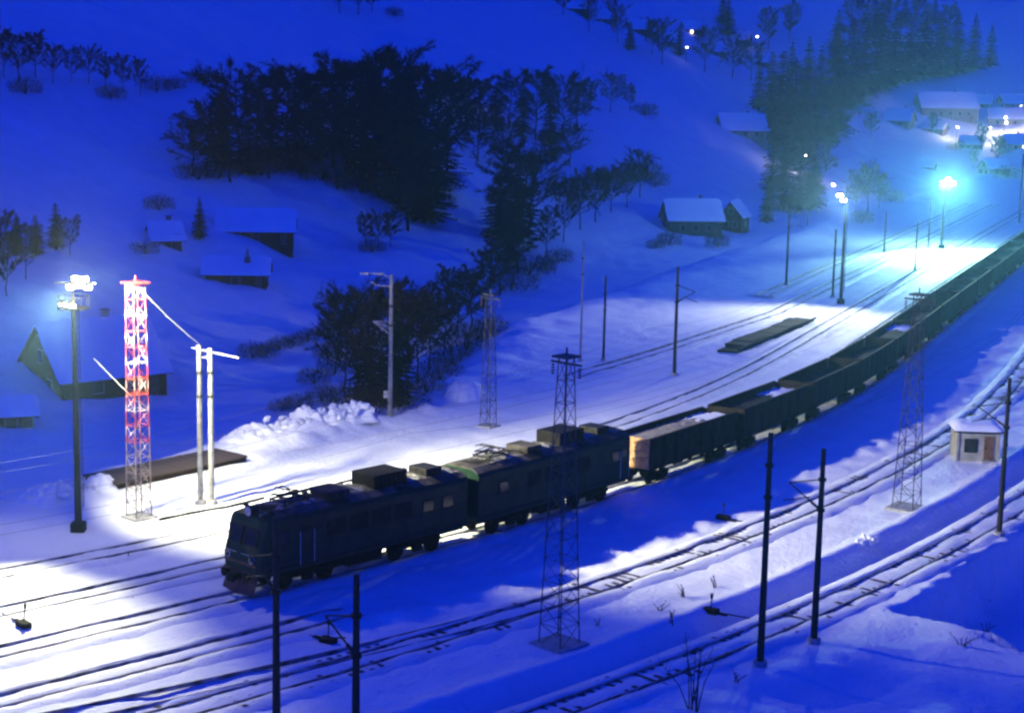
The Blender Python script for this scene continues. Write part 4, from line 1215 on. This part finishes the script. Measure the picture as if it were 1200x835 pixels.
grove([('b', 404, 462, 96), ('b', 418, 472, 116), ('c', 432, 474, 120), ('b', 446, 478, 126), ('c', 462, 476, 118), ('b', 476, 470, 108), ('b', 490, 450, 90), ('b', 504, 434, 76), ('b', 520, 416, 64), ('s', 412, 482, 40), ('s', 440, 486, 40), ('s', 470, 480, 40)],
      'in the thicket behind the pale lamp mast', 'trees of the thicket behind the pale lamp mast')
grove([('b', 428, 290, 34), ('b', 444, 292, 40), ('b', 458, 288, 38), ('s', 436, 296, 20)], 'in the small clump below the large wood', 'trees of the small clump below the wood')
grove([('c', 234, 282, 48)], 'left of the long barn', None)
grove([('c', 290, 333, 46)], 'standing before the small shed below the barn', None)
grove([('c', 66, 292, 56)], 'tallest of the group behind the floodlight', None)
grove([('c', 20, 300, 48), ('c', 42, 300, 50), ('b', 5, 310, 50), ('b', 82, 300, 40), ('b', 30, 330, 50), ('b', 8, 350, 60)], 'in the group at the left edge behind the floodlight', 'trees at the left edge behind the floodlight')
grove([('b', 5, 92, 46), ('b', 22, 96, 48), ('b', 42, 92, 42), ('b', 62, 98, 40), ('b', 84, 98, 36), ('b', 104, 100, 36), ('b', 124, 106, 38), ('b', 144, 108, 38), ('b', 164, 112, 36), ('s', 184, 108, 24), ('s', 205, 106, 20), ('s', 238, 100, 22), ('s', 30, 112, 22), ('s', 130, 116, 20)],
      'in the hedgerow at the upper left', 'plants of the hedgerow at the upper left')
grove([('b', 398, 16, 30), ('b', 420, 18, 32), ('b', 436, 14, 24), ('s', 462, 20, 14)], 'at the top edge left of the middle', 'plants at the top edge')
grove([('b', 660, 22, 30), ('b', 690, 38, 34), ('b', 724, 52, 36), ('c', 738, 62, 36), ('b', 764, 66, 36), ('b', 776, 78, 40), ('c', 796, 66, 40), ('b', 826, 86, 42), ('c', 852, 44, 50), ('b', 858, 92, 40), ('b', 880, 96, 40), ('c', 846, 30, 44), ('b', 715, 22, 30), ('b', 900, 60, 40), ('b', 925, 50, 40)],
      'among the hamlet houses high on the slope', 'trees among the hamlet houses')
grove([('c', 888, 130, 70), ('c', 902, 150, 90), ('c', 914, 172, 105), ('c', 928, 196, 118), ('c', 940, 190, 110), ('c', 918, 246, 92), ('c', 904, 226, 90), ('c', 936, 250, 84), ('c', 952, 244, 70), ('c', 958, 170, 118), ('c', 976, 160, 118), ('c', 898, 262, 54), ('b', 946, 264, 50), ('c', 925, 140, 90), ('c', 945, 130, 90), ('b', 960, 225, 70), ('b', 968, 200, 90)],
      'in the tall dark stand left of the pinkish floodlights', 'trees of the tall dark stand')
grove([('c', 996, 128, 112), ('c', 1012, 116, 100), ('c', 1030, 108, 96), ('c', 1046, 104, 92), ('c', 1064, 98, 90), ('c', 1082, 94, 84), ('c', 1100, 92, 80), ('c', 1120, 88, 74), ('c', 1140, 84, 66), ('c', 1160, 80, 54), ('b', 1006, 70, 60), ('b', 1040, 60, 50), ('b', 1075, 54, 46), ('b', 1110, 52, 42), ('c', 980, 80, 70), ('c', 1025, 50, 50), ('c', 1060, 30, 40), ('c', 1095, 30, 36)],
      'in the forest above the village houses', 'trees of the forest above the village')
grove([('b', 1002, 252, 44), ('b', 1016, 250, 46), ('b', 1030, 246, 36), ('s', 1044, 240, 20), ('s', 1010, 262, 20)], 'in the clump between the two far floodlights', 'trees between the two far floodlights')
grove([('b', 1150, 178, 26), ('b', 1166, 190, 26), ('b', 1140, 200, 20), ('s', 1120, 178, 14), ('s', 1180, 210, 18), ('b', 1020, 165, 24), ('b', 1092, 160, 20)], 'among the village gardens at the right', 'plants of the village gardens')
grove([('s', a_, b__, h_) for a_, b__, h_ in ((392, 440, 26), (400, 410, 24), (378, 470, 24), (500, 462, 30), (516, 444, 30), (530, 428, 30), (546, 412, 30), (560, 400, 30), (384, 420, 22), (368, 452, 22), (350, 478, 20), (330, 482, 18), (576, 392, 26), (420, 380, 24), (440, 370, 26), (462, 366, 28), (484, 372, 28), (506, 380, 28))] + [('b', 400, 420, 60), ('b', 470, 400, 60), ('b', 500, 400, 60), ('b', 524, 372, 50)], 'in the scrub around the thicket behind the pale mast', 'scrub around the thicket')
# hedge along the stream below the hillside
hl_pts = [(296, 424), (312, 419), (328, 413), (344, 407), (360, 401), (376, 395), (392, 388), (640, 318), (655, 308), (768, 220), (170, 300), (186, 250), (768, 292), (784, 288), (840, 290)]
grove([('s', a, b_, random.randint(14, 22)) for a, b_ in hl_pts], 'along the stream at the foot of the hillside', 'shrubs along the stream')

# ---- dry stalks and a bare shrub poking from the foreground snow
def stalks(px, py, h, n, lb, wide=.4):
    x, y = at(px, py); rnd = random.Random(px)
    root = empty('dry_weed', (x, y, GZ(x, y)))
    for k in range(n):
        st = MB(); a = rnd.random() * 6.28; ln = rnd.uniform(.1, 1) * wide; hh = h * rnd.uniform(.6, 1)
        p0_ = Vector((rnd.uniform(-.2, .2) * wide, rnd.uniform(-.2, .2) * wide, -.1)); p1 = p0_ + Vector((math.cos(a) * ln * .35, math.sin(a) * ln * .35, hh * .55)); p2 = p1 + Vector((math.cos(a) * ln * .65, math.sin(a) * ln * .65, hh * .5))
        st.tube(p0_, p1, .035, .025, 5); st.tube(p1, p2, .025, .012, 5)
        for _ in range(5):
            t = rnd.uniform(.3, 1); q = p1.lerp(p2, t); st.tube(q, q + Vector((rnd.uniform(-.3, .3), rnd.uniform(-.3, .3), rnd.uniform(.08, .35))) * h * .4, .012, .005, 4)
        st.build('stalk', 'stalk', root)
    tag(root, lb, 'weed', 'dry weeds in the foreground snow')
stalks(812, 834, 3.3, 9, 'tall bare brush at the lower edge right of the middle', 1.5)
stalks(786, 742, .9, 4, 'small dry weed just above the ditch, left of the mast pair', .6)
stalks(800, 700, .8, 5, 'dry weed on the flat snow, topmost of the weeds left of the mast pair', .7)
stalks(838, 690, .8, 4, 'dry weed close to the left mast of the foreground pair', .6)
stalks(772, 716, .7, 4, 'dry weed nearest the foreground lattice mast', .6)
stalks(700, 735, .6, 3, 'dry weed beside the foot of the foreground lattice mast', .5)
stalks(1128, 760, .9, 5, 'dry weed on the shaded slope below the dark hollow', .9)
stalks(1155, 742, .7, 4, 'dry weed at the rim of the dark hollow', .7)
stalks(862, 800, .8, 4, 'dry weed at the foot of the tallest foreground mast', .7)
stalks(150, 655, .5, 3, 'dry weed in the bright snow near the floodlight mast', .5)

# ================================================================== HAZE
hz_ = MB().box(-920, 920, -70, 1520, -12, 620)
haze = hz_.build('haze', 'snow')
haze.data.materials.clear()
hm = bpy.data.materials.new('haze_air'); hm.use_nodes = True
hn = hm.node_tree; hn.nodes.clear()
pv = hn.nodes.new('ShaderNodeVolumePrincipled'); ho = hn.nodes.new('ShaderNodeOutputMaterial')
pv.inputs['Color'].default_value = (0.30, 0.62, 1.0, 1); pv.inputs['Density'].default_value = 0.0004; pv.inputs['Anisotropy'].default_value = 0.8
hn.links.new(pv.outputs[0], ho.inputs['Volume'])
haze.data.materials.append(hm)
tag(haze, 'thin cold evening haze over the valley', kind='stuff')
